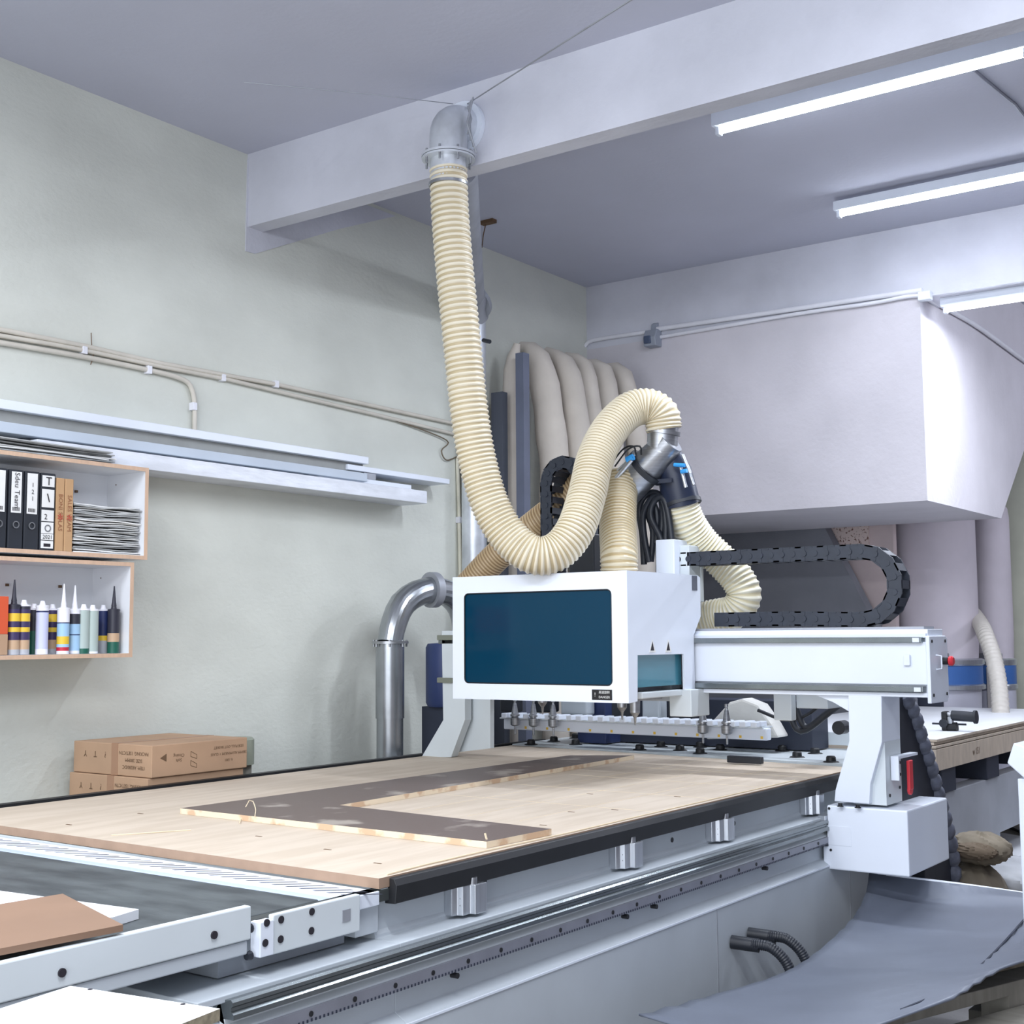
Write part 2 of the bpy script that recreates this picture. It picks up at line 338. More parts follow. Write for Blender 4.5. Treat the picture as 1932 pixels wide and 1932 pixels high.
# ------------------------------------------------------------------ duct elbow and main hose
YH = 4.12
e1 = at(846, 300, y=YH); ex = e1.x; ez = at(848, 243, y=4.2).z
t = thing('elbow_duct', 'galvanised elbow duct coming out of the ceiling beam above the long hose', 'duct', (ex, 4.24, ez))
MB()._ring(Vector((ex-.01, 4.239, ez)), Vector((ex-.01, 4.215, ez)), .112, .07, 32, 0).build('wall_flange', white, t, smooth=40)
arc = [(ex, 4.235, ez)]+[(ex, YH+.075-.075*math.sin(k*math.pi/12), ez-.075+.075*math.cos(k*math.pi/12)) for k in range(7)]+[(ex, YH, e1.z+.01)]
MB().sweep(arc, .079, 32).build('elbow', galv, t, smooth=30)
MB().cyl((ex, YH, e1.z+.014), (ex, YH, e1.z+.004), .112, n=40).build('upper_flange', galv, t, smooth=30)
MB().cyl((ex, YH, e1.z+.002), (ex, YH, e1.z-.006), .110, n=40).build('lower_flange', galv, t, smooth=30)
for k in range(8):
    th = k*math.pi/4+.3; bx, by = ex+.097*math.cos(th), YH+.097*math.sin(th)
    MB().cyl((bx, by, e1.z+.03), (bx, by, e1.z-.03), .005, n=8).build('bolt', steel, t)
MB().cyl((ex, YH, e1.z-.004), (ex, YH, e1.z-.10), .074, n=32).build('collar', galv, t, smooth=30)
for k in range(4):
    p0 = at(882, 200, y=4.14); MB().sweep([p0+Vector((.01*k, 0, .01*k)), p0+Vector((.02, -.01*k, -.06-.01*k)), p0+Vector((.015*k, 0, -.12-.03*k))], .004, 6).build('binding_wire', galvd, t)
zt = e1.z-.05
main = [(ex, YH, zt)]+[at(*q[:2], y=q[2]) for q in ((849, 400, 4.12), (857, 500, 4.12), (867, 600, 4.12), (877, 700, 4.13), (887, 790, 4.14), (901, 870, 4.16), (924, 950, 4.18), (958, 1010, 4.21), (1003, 1046, 4.25), (1048, 1042, 4.31), (1084, 1002, 4.38), (1107, 935, 4.48), (1123, 866, 4.58), (1150, 812, 4.68), (1187, 775, 4.78), (1222, 767, 4.84), (1247, 782, 4.87), (1253, 812, 4.88))]
MB_ = MB(); hose(MB_, main, .0795, pitch=[.025, .025, .022, .018, .0165, .0155, .0155], amp=.075, per=7)
h = MB_.build('dust_hose', [hosem, film1], smooth=60); tag(h, 'long cream ribbed hose hanging from the beam and looping onto the machine head', 'hose', 'ribbed dust hoses')
kc = at(847, 352, y=YH); MB()._ring(Vector((ex, YH, kc.z+.012)), Vector((ex, YH, kc.z-.0)), .083, .078, 32, 0).build('hose_clamp', steel, h, smooth=40)
MB_ = MB(); hose(MB_, [at(1172, 905, y=4.84), at(1167, 945, y=4.78), at(1166, 1000, y=4.70), at(1168, 1040, y=4.64), Vector(at(1168, 1060, y=4.62)), Vector((at(1168, 1060, y=4.62).x, 4.62, 1.69))], .079, pitch=.0165, amp=.06, per=7)
tag(MB_.build('dust_hose', [hosem2, film2], smooth=60), 'short tan ribbed hose from the metal manifold straight down into the head', 'hose', 'ribbed dust hoses')
MB_ = MB(); hose(MB_, [at(*q, y=y_) for q, y_ in (((1283, 945), 5.0), ((1297, 985), 5.04), ((1322, 1022), 5.10), ((1358, 1056), 5.15), ((1390, 1090), 5.17), ((1404, 1124), 5.18), ((1386, 1154), 5.18), ((1345, 1163), 5.18), ((1300, 1172), 5.15))], .079, pitch=.0185, amp=.08, r1=.075, per=7)
tag(MB_.build('dust_hose', [hosem3, film3], smooth=60), 'pale ribbed hose from the black outlet curling behind the cable chain', 'hose', 'ribbed dust hoses')
MB_ = MB(); hose(MB_, [at(*q, y=5.06) for q in ((1110, 900), (1060, 950), (1010, 990), (960, 1030), (925, 1062), (880, 1110))], .072, pitch=.0165, amp=.06, per=7)
tag(MB_.build('dust_hose', [mat('tan_hose_plastic', (190, 166, 130), .35), mat('tan_hose_film', (150, 124, 90), .4)], smooth=60), 'tan ribbed hose passing behind the long hose down to the left', 'hose', 'ribbed dust hoses')
# ------------------------------------------------------------------ ducts behind
t = thing('slanting_duct', 'grey duct slanting down behind the long hose from beam to wall elbow', 'duct', at(893, 600, y=5.9))
MB().sweep([at(864, 318, y=4.36), at(886, 560, y=5.75)], .085, 24).build('pipe_run', galvd, t, smooth=40)
a, b = at(893, 575, y=5.9), at(893, 590, y=5.9)
MB().sweep([at(886, 555, y=5.72), at(889, 575, y=5.84), at(893, 600, y=5.9)], .088, 24).build('pipe_elbow', galvd, t, smooth=40)
MB().cyl(at(889, 570, y=5.85)+Vector((0, .01, .01)), at(889, 570, y=5.85)-Vector((0, .01, .01)), .125, n=32).build('flange', galvd, t, smooth=30)
MB().cyl(at(893, 600, y=5.9), (at(893, 600, y=5.9).x, 5.9, .0), .072, n=24).build('vertical_run', galv, t, smooth=40)
c = at(912, 642, y=5.85); MB().cyl(c, c+Vector((.06, -.02, -.02)), .012, n=10).build('clamp', blackp, t)
# left silver duct
xd = -4.30; a = at(736, 1212, x=xd); r = .071
t = thing('silver_duct', 'shiny galvanised duct standing against the left wall behind the bed', 'duct', (xd, a.y, 0))
MB().cyl((xd, a.y, a.z-.005), (xd, a.y, at(736, 1355, x=xd).z), .071, n=32).build('upper_pipe', galvm, t, smooth=40)
MB().cyl((xd, a.y, at(736, 1355, x=xd).z), (xd, a.y, 0), .066, n=32).build('lower_pipe', galvm, t, smooth=40)
MB().cyl((xd, a.y, a.z+.006), (xd, a.y, a.z-.006), .092, n=36).build('flange', steel, t, smooth=30)
for k in range(7):
    th = k*.9; MB().cyl((xd+.083*math.cos(th), a.y+.083*math.sin(th), a.z+.012), (xd+.083*math.cos(th), a.y+.083*math.sin(th), a.z-.022), .005, n=8).build('bolt', steel, t)
P, _ = spline([(xd, a.y, a.z), at(742, 1180, x=xd), at(757, 1143, x=xd), at(782, 1122, x=xd+.01), at(812, 1113, x=xd+.02)], 9)
MB().sweep(P, [.063, .064, .066, .067, .068, .068, .068, .068, .068], 28).build('elbow', galvm, t, smooth=12)
MB().cyl(at(810, 1113, x=xd+.02), at(822, 1113, x=xd+.03), .092, n=32).build('flange_collar', galvd, t, smooth=30)
P, _ = spline([at(818, 1113, x=xd+.03), at(845, 1120, x=xd+.03), at(870, 1150, x=xd+.03), at(880, 1200, x=xd+.03)], 9)
MB().sweep(P, .068, 28).build('down_elbow', galvm, t, smooth=12)
# blue cylinder by it
a = at(835, 1262, y=5.3)
t = thing('blue_tank', 'dark blue tank half hidden behind the left gantry foot', 'tank', (a.x, 5.3, 0))
MB().lathe([(.03, -.2), (.1, -.19), (.11, -.17), (.11, .11), (.10, .13), (.03, .135)], (a.x+.03, 5.3, a.z)).build('tank_body', bluedk, t, smooth=40)
MB().box(a.x-.08, a.x+.14, 5.23, 5.37, 0, a.z-.19).build('tank_stand', dark, t)
# ------------------------------------------------------------------ cabinets on the left wall
def cabinet(y1, z0, z1, label):
    x0, x1, y0, th = XW, -4.35, 2.2, .016
    t = thing('wall_cabinet', label, 'cabinet', (x0, (y0+y1)/2, z0), 'open white cabinets on the left wall')
    for nm, b_ in (('top_panel', (x0, x1, y0, y1, z1-th, z1)), ('bottom_panel', (x0, x1, y0, y1, z0, z0+th)), ('side_panel', (x0, x1, y1-th, y1, z0+th, z1-th)), ('back_panel', (x0, x0+.006, y0, y1-th, z0+th, z1-th))):
        MB().box(*b_).build(nm, melam, t)
    e = MB(); e.box(x1, x1+.003, y0, y1, z1-th, z1); e.box(x1, x1+.003, y0, y1, z0, z0+th); e.box(x1, x1+.003, y1-th, y1, z0+th, z1-th)
    e.build('edge_band', edgewood, t)
    for u in (.18, .42): MB().box(x0+.006, x0+.014, y1-u, y1-u+.012, z1-.10, z1-.09).build('screw_cap', inkb, t)
    MB().box(x0+.06, x0+.064, y1-th-.002, y1-th, z1-.06, z1-.055).build('shelf_pin', inkb, t)
    return t
cabinet(3.485, 1.782, 2.162, 'upper open cabinet holding binders and the paper pile')
cabinet(3.42, 1.386, 1.768, 'lower open cabinet holding the sealant cartridges')
def yc(u, x=-4.37): return at(u, 1000, x=x).y
def ylow(u, x=-4.41): return at(u, 1190, x=x).y
Z0 = 1.799
def binder(u0, u1, label, marks):
    y0, y1 = yc(u0), yc(u1); t = thing('ring_binder', label, 'binder', (-4.37, y0, Z0), 'binders in the upper cabinet')
    MB().box(-4.585, -4.365, y0+.001, y1-.001, Z0, Z0+.298).build('cover', blackp, t, bevel=.004)
    w = y1-y0; xf = -4.364
    if marks == 'patch':
        m = MB()
        for a_, b_ in ((.245, .288), (.165, .235), (.112, .155), (.065, .108), (.04, .063), (.008, .037)): m.box(xf, xf+.001, y0+.006, y1-.008, Z0+a_, Z0+b_)
        lab = m.build('label', paper, t)
        m = MB(); m.text('2021', .022, (xf+.002, (y0+y1)/2, Z0+.051), (0, 1, 0), (0, 0, 1)); m.text('2', .03, (xf+.002, (y0+y1)/2-.01, Z0+.128), (0, 1, 0), (0, 0, 1)); m.text('T', .045, (xf+.002, (y0+y1)/2, Z0+.265), (0, 1, 0), (0, 0, 1)); m.text('1', .05, (xf+.002, (y0+y1)/2, Z0+.2), (0, 1, .3), (0, -.3, 1))
        m.box(xf+.001, xf+.002, y0+.018, y1-.02, Z0+.014, Z0+.026)
        m.build('handwriting', ink, lab); zc_ = Z0+.085
    else:
        lab = MB().box(xf, xf+.001, y0+.01, y1-.012, Z0+.135, Z0+.29).build('label', paper, t)
        m = MB(); o_ = (xf+.002, (y0+y1)/2, Z0+.22)
        if marks == 'team': m.text('Sdeu Team', .03, o_, (0, 0, -1), (0, 1, 0))
        elif marks == 'num':
            for k, s_ in enumerate('121'): m.text(s_, .024, (xf+.002, (y0+y1)/2, Z0+.245-.026*k), (0, 1, 0), (0, 0, 1))
        for k in range(7): m.box(xf+.001, xf+.002, y0+.016+k*.0045, y0+.018+k*.0045, Z0+.142, Z0+.156)
        m.build('handwriting', ink, lab); zc_ = Z0+.09
    MB()._ring(Vector((xf, (y0+y1)/2, zc_)), Vector((xf+.003, (y0+y1)/2, zc_)), .014, .010, 20, 0).build('finger_ring', steel, t)
    return t
binder(-19, 11, 'black binder cut off by the left photo edge', 'plain')
binder(13, 42, 'black binder with handwritten name on its white spine label', 'team')
binder(43, 72, 'black binder with numbers 1 2 1 on its white spine label', 'num')
binder(73, 102, 'black binder with several white patches and 2021 on its spine', 'patch')
for u0, u1, s_, lb in ((104, 120, 'BONI SOLAS', 'tan card folder with upright lettering, beside the patched binder'), (121, 137, 'SALES VZAM', 'tan card folder with red marks, beside the paper pile')):
    y0, y1 = yc(u0), yc(u1); t = tag(MB().box(-4.58, -4.368, y0, y1-.001, Z0, Z0+.285).build('card_folder', mat('tan_folder', (190, 152, 112), .8, var=.06, scale=8), bevel=.003), lb, 'folder', 'tan folders in the upper cabinet')
    m = MB(); m.text(s_, .026, (-4.367, (y0+y1)/2, Z0+.15), (0, 0, -1), (0, 1, 0)); m.build('handwriting', handm, t)
    m = MB(); m.text('*', .06, (-4.366, (y0+y1)/2, Z0+.12), (0, 1, 0), (0, 0, 1)); m.build('red_mark', redink, t)
def sheets(name, y0, y1, z0, z1, n, label, x0=-4.57, x1=-4.37, jit=.012, flat=False):
    m = MB(); hgt = (z1-z0)/n
    for k in range(n):
        z = z0+k*hgt; a_, b_ = y0+random.uniform(0, jit), y1-random.uniform(0, jit); xf = x1+random.uniform(-jit, jit*.6)
        N = 9; top = []; bot = []
        am = hgt*.35; ph = random.uniform(0, 6); fr = random.uniform(1, 3)
        for i in range(N):
            s_ = i/(N-1); y = a_+(b_-a_)*s_; dz = am*math.sin(ph+fr*s_*3)*(0 if k == 0 else 1)
            bot.append((y, z+dz+(0 if k == 0 else hgt*.1))); top.append((y, z+dz+hgt*random.uniform(.5, .85)))
        poly = bot+top[::-1]
        m.prism([(x0, a2, b2) for a2, b2 in poly], (xf-x0, 0, 0), random.choice((0, 0, 1, 1, 1)))
    return tag(m.build(name, [paper, paperg], smooth=30), label, 'papers', None, 'stuff')
sheets('paper_pile', yc(139), yc(266), Z0, 1.995, 26, 'thick pile of crumpled grey papers in the upper cabinet')
sheets('loose_papers', 2.3, at(220, 870, x=-4.38).y, 2.163, 2.212, 7, 'loose papers lying on top of the upper cabinet', jit=.05)
# cartridges
M_ = lambda n, c: mat(n, c, .45)
pal = dict(purple=M_('cartridge_purple', (60, 50, 90)), white=M_('cartridge_white', (232, 232, 240)), dark=M_('cartridge_dark', (44, 44, 56)), green=M_('cartridge_green', (26, 90, 74)), sil=M_('cartridge_silver', (170, 184, 180)), lb=M_('cartridge_light_blue', (160, 196, 226)), yel=M_('cartridge_yellow', (226, 190, 60)), red=M_('cartridge_red', (190, 40, 60)), lil=M_('cartridge_lilac', (196, 200, 230)), gl=M_('cartridge_clear', (176, 178, 184)), tn=M_('cartridge_tan', (190, 160, 130)), navy=M_('cartridge_navy', (34, 46, 90)))
def cartridge(u, x, bands, noz, label):
    y = ylow(u, x); z = 1.403; r = .0235
    t = thing('sealant_cartridge', label, 'cartridge', (x, y, z), 'sealant cartridges in the lower cabinet')
    names = [b_[0] for b_ in bands]; prof = [(r, 0)]; ms = []
    hz = 0
    for i, (c_, h_) in enumerate(bands): hz += h_; prof.append((r, hz)); ms.append(i)
    MB().lathe(prof, (x, y, z), ms=ms, n=20).build('label', [pal[c_] for c_ in names], t, smooth=40)
    MB().lathe([(r+.001, hz), (r+.001, hz+.006), (.012, hz+.008), (.009, hz+.02), (.008, hz+.024)], (x, y, z)).build('cap', pal['dark'] if noz == 'd' else pal['white'], t, smooth=30)
    if noz: MB().lathe([(.011, hz+.018), (.008, hz+.035), (.0025, hz+.10)], (x, y, z)).build('nozzle', pal['dark'] if noz == 'd' else pal['white'], t, smooth=40)
PB = [('gl', .02), ('tn', .035), ('purple', .03), ('yel', .018), ('purple', .022), ('yel', .03), ('purple', .015), ('dark', .012)]
cartridge(25, -4.40, PB, 'd', 'purple and yellow sealant cartridge with dark nozzle, leftmost on the shelf')
cartridge(44, -4.40, PB, '', 'purple and yellow sealant cartridge without nozzle, second from the left')
cartridge(63, -4.45, [('green', .09), ('dark', .08)], '', 'dark green cartridge standing behind the white lilac one')
cartridge(79, -4.40, [('white', .02), ('lil', .14), ('navy', .006), ('white', .014)], '', 'white cartridge with pale lilac print, short cap')
cartridge(98, -4.46, PB[:7], '', 'purple cartridge half hidden behind the white ones')
cartridge(119, -4.395, [('white', .012), ('red', .014), ('lb', .012), ('yel', .03), ('lb', .05), ('navy', .004), ('white', .05)], 'w', 'white cartridge with red base band and tall white nozzle')
cartridge(140, -4.41, [('white', .012), ('lb', .06), ('navy', .004), ('lb', .04), ('dark', .04), ('white', .012)], 'w', 'light blue and black cartridge with tall white nozzle')
cartridge(157, -4.40, [('green', .02), ('sil', .15)], '', 'silver and green cartridge left of the pale silver one')
cartridge(174, -4.395, [('white', .008), ('sil', .16)], '', 'pale silver printed cartridge in the middle right of the shelf')
cartridge(194, -4.45, [('gl', .05), ('yel', .02), ('navy', .1)], '', 'navy cartridge with yellow band standing behind the others')
cartridge(214, -4.40, [('green', .045), ('tn', .035), ('dark', .09)], 'd', 'black and green cartridge with dark nozzle, rightmost on the shelf')
y0, y1 = 2.55, at(14, 1190, x=-4.38).y
t = thing('parts_box', 'orange and tan card box at the left end of the lower cabinet', 'box', (-4.45, y0, 1.403))
MB().box(-4.55, -4.375, y0, y1, 1.403, 1.48).build('lower_half', card, t, bevel=.002)
MB().box(-4.55, -4.375, y0, y1-.001, 1.48, 1.62).build('upper_half', orange, t, bevel=.002)
# planks above
gp = 'planks stored along the left wall above the cabinets'
def plank(name, x0, x1, y0, y1, z0, z1, m, label): return tag(MB().box(x0, x1, y0, y1, z0, z1).build(name, m, bevel=.003), label, 'plank', gp)
plank('white_plank', XW, -4.44, 2.2, 4.94, 2.335, 2.372, white, 'topmost white plank along the left wall, longest bright one')
plank('grey_plank', XW, -4.47, 2.2, 4.93, 2.287, 2.335, mat('grey_board', (150, 152, 150), .6, var=.12, scale=6), 'grey wrapped plank directly under the topmost white plank')
plank('profile_plank', XW, -4.44, 2.2, 4.93, 2.245, 2.287, mat('pale_blue_board', (192, 202, 214), .5, var=.04), 'pale blue grey profile under the grey plank')
plank('white_plank', XW, -4.455, 4.80, 5.62, 2.296, 2.324, white, 'thin white plank reaching furthest right toward the hose')
plank('white_plank', XW, -4.46, 4.6, 5.30, 2.232, 2.262, white, 'short white plank stub above the tissue wrapped plank')
plank('wrapped_plank', XW, -4.41, 3.0, 5.37, 2.165, 2.232, mat('wrapped_plank_film', (226, 230, 238), .35, var=.12, scale=18, stretch=(1, .3, 1), bump=.4, bscale=20), 'lowest plank wrapped in crinkled white film')
tag(MB().box(XW, -4.462, 4.93, 5.02, 2.262, 2.296).build('spacer_block', galvd, bevel=.002), 'small grey block between the two short white planks', 'block')
# cardboard boxes
def carton(x0, x1, y0, y1, z0, z1, label, rep=True):
    t = thing('cardboard_box', label, 'box', ((x0+x1)/2, (y0+y1)/2, z0), 'cardboard boxes against the left wall')
    MB().box(x0, x1, y0, y1, z0, z1).build('carton', card, t, bevel=.003)
    w = x1-x0; xm = x0+w*.54
    MB().box(xm-.02, xm+.02, y0-.001, y0, z0, z1).box(xm-.02, xm+.02, y0, y1, z1, z1+.001).build('tape', carddk, t)
    m = MB(); rt, up = (-1, 0, 0), (0, 0, -1)
    for k, s_ in enumerate(('PACKING: 1SET/CTN', 'SIZE: 280MM', 'ITEM: A8280/DC')): m.text(s_, .019, (x0+w*.78, y0-.0015, z1-.033-k*.027), rt, up, depth=0)
    for k, s_ in enumerate(('Y', 'T', '?')): m.text(s_, .034, (x0+w*(.16+.13*k), y0-.0015, z1-.045), rt, up, depth=0)
    for k, s_ in enumerate(('SIDE PULL-OUT BASKET', '280MM ALUMINIUM + GLASS', 'A-1001')): m.text(s_, .015, (x1+.0015, y1-.10, z1-.03-k*.026), (0, -1, 0), (0, 0, -1), depth=0)
    m.text('Soft\nClosing', .018, (x1+.0015, y0+.13, z1-.055), (0, -1, 0), (0, 0, -1), depth=0)
    m.prism([(x1, y0+.04, z1-.05), (x1, y0+.07, z1-.035), (x1, y0+.07, z1-.065)], (.001, 0, 0))
    for dz in (0, .035):
        pts_ = [(y0+.19, z1-.035-dz), (y0+.22, z1-.05-dz), (y0+.22, z1-.065-dz), (y0+.19, z1-.055-dz)]
        for i in range(4):
            a_, b_ = pts_[i], pts_[(i+1) % 4]; m.sweep([(x1, *a_), (x1, *b_)], .0012, 5)
    m.build('printed_text', inkb, t)
carton(-4.535, -4.055, 3.29, 3.775, .932, 1.054, 'top cardboard box of the stack behind the bed, printed upside down')
carton(-4.545, -4.065, 3.28, 3.765, .808, .930, 'second cardboard box, under the top one behind the bed')
tag(MB().lathe([(.04, .93), (.06, .932), (.06, 1.035), (.05, 1.045)], (-4.18, 3.85, 0)).build('tape_roll', mat('grey_green_film', (140, 146, 132), .4), smooth=40), 'grey green rounded roll at the right end of the cardboard boxes', 'roll')
t = thing('storage_trestle', 'low trestle carrying the cardboard boxes behind the bed', 'trestle', (-4.3, 3.55, 0))
MB().box(-4.57, -4.04+-.02, 3.2, 3.92, .78, .806).build('trestle_top', woodg, t)
for x in (-4.55, -4.1):
    for y in (3.22, 3.88): MB().box(x, x+.03, y, y+.03, 0, .78).build('leg', woodg, t)
MB().box(-4.21, -4.15, 3.81, 3.89, .806, .93).build('riser', woodg, t)
# ------------------------------------------------------------------ the router
R = thing('router_machine', 'large white CNC router with gantry, teal window head and long flat bed', 'machine', (-3.0, 3.8, 0))
XR, XL, YF, YE = -2.06, -4.02, 2.36, 6.18
# base frame: outline seen from the side, swept along the machine
side = [(-2.10, .86), (-2.10, .775), (-2.095, .765), (-2.095, .757), (-2.02, .757), (-2.02, .742), (-2.055, .742), (-2.055, .705), (-2.035, .70), (-2.035, .60), (-2.005, .584), (-2.0, .578), (-2.0, .06), (-3.95, .06), (-3.95, .86)]
MB().py(side, YF+.0, YE).build('base_frame', frame_w, R, bevel=.002)
low = [(x, z) for x, z in side if z < .76]; low = [(-2.095, .757)]+[q for q in side[4:13]]+[(-3.9, .06), (-3.9, .757)]
MB().py(low, 1.76, YF).build('base_extension', frame_w, R, bevel=.002)
MB().box(-3.9, -2.05, 1.77, 6.1, 0, .06).build('plinth', dark, R)
MB().box(-3.9, -2.12, 1.754, 1.7595, .07, .735).build('end_shade_panel', mat('end_shade_grey', (92, 97, 108), .6), R)  # thin dark sheet that paints the shadow on the base's end face
MB().box(-4.06, -3.95, YF, YE, .70, .88).build('far_side_frame', frame_w, R)
# seams on the panel
MB().box(-2.0005, -1.9985, 3.905, 3.909, .07, .575).box(-2.0005, -1.9985, 5.05, 5.054, .07, .575).build('panel_seam', galvd, R)
MB().box(-2.002, -1.997, 1.8, 5.35, .575, .580).build('seam_strip', white, R)
# rails
pr = [(-2.055, .745), (-2.055, .71), (-1.995, .712), (-1.995, .722), (-2.003, .728), (-2.003, .734), (-1.998, .738), (-1.998, .745), (-2.003, .75)]
MB().py(pr, 1.83, 6.1).build('linear_rail', railst, R)
MB().py([(-2.035, .745), (-2.035, .66), (-2.008, .66), (-2.008, .69), (-2.02, .70), (-2.02, .712), (-2.055, .712)], 1.83, 6.1).build('rail_backing', white2, R)
m = MB().box(-2.036, -2.0, 1.83, 6.1, .658, .686)
m.build('gear_rack', rackst, R)
m = MB(); y = 1.85
while y < 5.4: m.box(-2.0, -1.9985, y, y+.004, .658, .664); y += .0125
m.build('rack_teeth', dark, R)['kind'] = 'stuff'
for k in range(26):
    y = 2.05+k*.135; MB().cyl((-2.001, y, .674), (-1.998, y, .674), .006, n=10).build('rack_bolt', black, R)
for y in (2.55, 3.35, 3.52, 4.3): MB().cyl((-2.02, y, .647), (-2.0, y, .647), .007, n=10).build('dowel', black, R)
m = MB()
for y in (2.75, 3.5, 3.8, 4.25, 4.9): m.cyl((-2.10, y, .80), (-2.098, y, .80), .008, n=12)
m.build('frame_hole', black, R)
# bed
MB().box(-4.03, -2.075, YF, YE, .86, .874).build('bed_plate', white2, R)
MB().py([(-2.071, .897), (-2.056, .896), (-2.047, .880), (-2.052, .838), (-2.085, .836), (-2.085, .874), (-2.071, .874)], YF+.02, 5.42).build('edge_rubber', black, R, bevel=.002)
MB().box(-4.06, -4.022, 2.36, 5.9, .87, .905).build('far_edge_rubber', black, R)
# positioning cylinders along the side
for u in (883, 1185, 1363, 1538):
    yy = at(u, 1650, x=-2.07).y; s_ = MB()
    p = [(-2.1, yy-.06), (-2.075, yy-.06), (-2.07, yy-.045), (-2.055, yy-.04), (-2.055, yy-.012), (-2.04, yy-.008), (-2.04, yy+.04), (-2.1, yy+.045)]
    c = s_.pz(p, .765, .838).build('stop_cylinder', alu, R, bevel=.002)
    MB().cyl((-2.056, yy+.0, .83), (-2.056, yy+.0, .855), .012, n=16).build('stop_pin', steel, c, smooth=40)
    for dz in (.79, .807): MB().cyl((-2.07, yy-.035, dz), (-2.062, yy-.035, dz), .008, n=12).build('push_fitting', black, c)
    pts, _ = spline([(-2.095, yy+.03, .835), (-2.085, yy+.055, .85), (-2.08, yy+.085, .842), (-2.09, yy+.09, .815), (-2.1, yy+.06, .80)], 16)
    MB().sweep(pts, .005, 8).build('air_tube', black, c, smooth=50)
# tool rack and rear pod table
zt = .905
MB().pz([(-4.0, 5.56), (-2.10, 5.43), (-2.10, 6.15), (-4.0, 6.15)], .876, zt).build('pod_table', white2, R, bevel=.002)
pods = [(1284, 1403), (1283, 1416), (1247, 1409), (1321, 1410), (1321, 1422), (1359, 1415), (1397, 1410), (1476, 1417), (1504, 1429), (1538, 1422), (1568, 1438), (1002, 1405), (1045, 1399), (1086, 1393), (1086, 1405), (1127, 1399), (1194, 1401), (1207, 1415)]
for u, v in pods:
    p = at(u, v, z=zt); MB().lathe([(.036, 0), (.031, .004), (.022, .005), (.0205, .022), (.016, .027), (.004, .028)], p, n=16).build('pod', black, R, smooth=35)
a, b = at(1375, 1438, z=zt), at(1458, 1438, z=zt)
MB().box(a.x, b.x, a.y-.02, a.y+.01, zt, zt+.03).build('rear_stop', blackp, R, bevel=.004)
yr = 5.52
a, b = at(945, 1365, y=yr), at(1447, 1388, y=yr)
zr = at(1200, 1376, y=yr).z
rk = MB().box(at(950, 1365, y=yr).x, b.x, yr, yr+.05, zr-.027, zr+.027).build('tool_rack', white, R, bevel=.006)
MB().box(a.x, at(1440, 1388, y=yr).x, yr-.01, yr+.1, zr+.027, zr+.033).build('rack_shelf', white2, rk)
for k in range(12):
    u = 975+k*40.5*(1+.012*k*.0); p = at(965+k*41, 1356, y=yr-.02)
    for dx in (-.028, .028): MB().box(p.x+dx-.016, p.x+dx+.016, yr-.05, yr+.06, zr+.033, zr+.058).build('tool_fork', white, rk, bevel=.004)
    pp = at(992+k*40.5, 1378+k*1.6, y=yr); MB().box(pp.x-.006, pp.x+.006, yr-.0015, yr, zr-.02, zr-.008).build('number_sticker', yellow, rk)
def tool(u, mbase):
    p = at(u, 1370, y=yr-.03); z = zr+.036; t_ = MB()
    t_.lathe([(.0025, -.06), (.004, -.058), (.004, -.03), (.012, -.028), (.019, -.024), (.020, .0), (.013, .003), (.013, .006), (.019, .008), (.019, .012), (.014, .016), (.007, .052), (.005, .053), (.005, .06), (.007, .062), (.007, .07), (.003, .071)], (p.x, yr-.03, z), n=18)
    t_.v = [Vector((p.x+(q.x-p.x)*1.3, yr-.045+(q.y-yr+.03)*1.3, z+(q.z-z)*1.4)) for q in t_.v]
    t_.build('tool_holder', steel, R, smooth=30)
for u in (975, 1010, 1047, 1329, 1374): tool(u, 0)
MB().box(-3.95, -2.10, 6.10, 6.14, .925, .985).build('rear_fence', white2, R)
# gantry
G0, GY = 4.85, 5.045
zb0, zb1 = at(1500, 1297, y=G0).z, at(1500, 1206, y=G0).z
XE = at(1749, 1250, y=G0).x
bm_ = MB().box(-3.88, XE, G0+.02, GY, zb0-.03, zb1+.035).box(-3.88, XE-.002, G0, G0+.03, zb0+.018, zb1-.012).box(-3.88, XE-.002, G0, G0+.03, zb1+.003, zb1+.020).box(-3.88, XE-.002, G0+.0, G0+.03, zb0-.028, zb0-.012)
beam = bm_.build('gantry_beam', white, R, bevel=.002)
for z in (zb0, zb1-.006):
    rl = MB().box(-3.9, XE-.012, G0-.02, G0+.02, z-.009, z+.012).build('beam_rail', railst, beam, bevel=.002)
    MB().box(XE-.045, XE-.02, G0-.022, G0-.019, z-.007, z+.009).build('rail_end', white, beam)
MB().box(XE-.085, XE-.06, G0-.014, G0, 1.34, 1.38).build('side_button', white, beam, bevel=.003)
MB().box(-3.88, XE-.02, G0+.04, GY-.04, zb1+.035, zb1+.045).build('beam_top_tray', galvd, beam)
ep = MB().prism([(XE, G0-.01, zb0-.05), (XE, G0+.18, zb0-.05), (XE, G0+.2, zb0-.03), (XE, G0+.2, zb1+.0), (XE, G0+.18, zb1+.01), (XE, G0-.01, zb1+.01)], (.015, 0, 0)).build('end_plate', white, R, bevel=.003)
for y, z in ((G0+.015, zb0-.02), (G0+.015, zb1-.01), (G0+.17, zb0-.02), (G0+.17, zb1-.01), (G0+.12, 1.33)): MB().cyl((XE+.014, y, z), (XE+.018, y, z), .006, n=10).build('bolt', black, ep)
es = MB().cyl((XE+.015, G0+.14, 1.355), (XE+.035, G0+.14, 1.355), .014, n=16).build('emergency_stop', black, ep)
MB().lathe([(.012, 0), (.018, .004), (.019, .014), (.014, .02)], (XE+.035, G0+.14, 1.355), (1, 0, 0)).build('red_button', redm, ep, smooth=40)
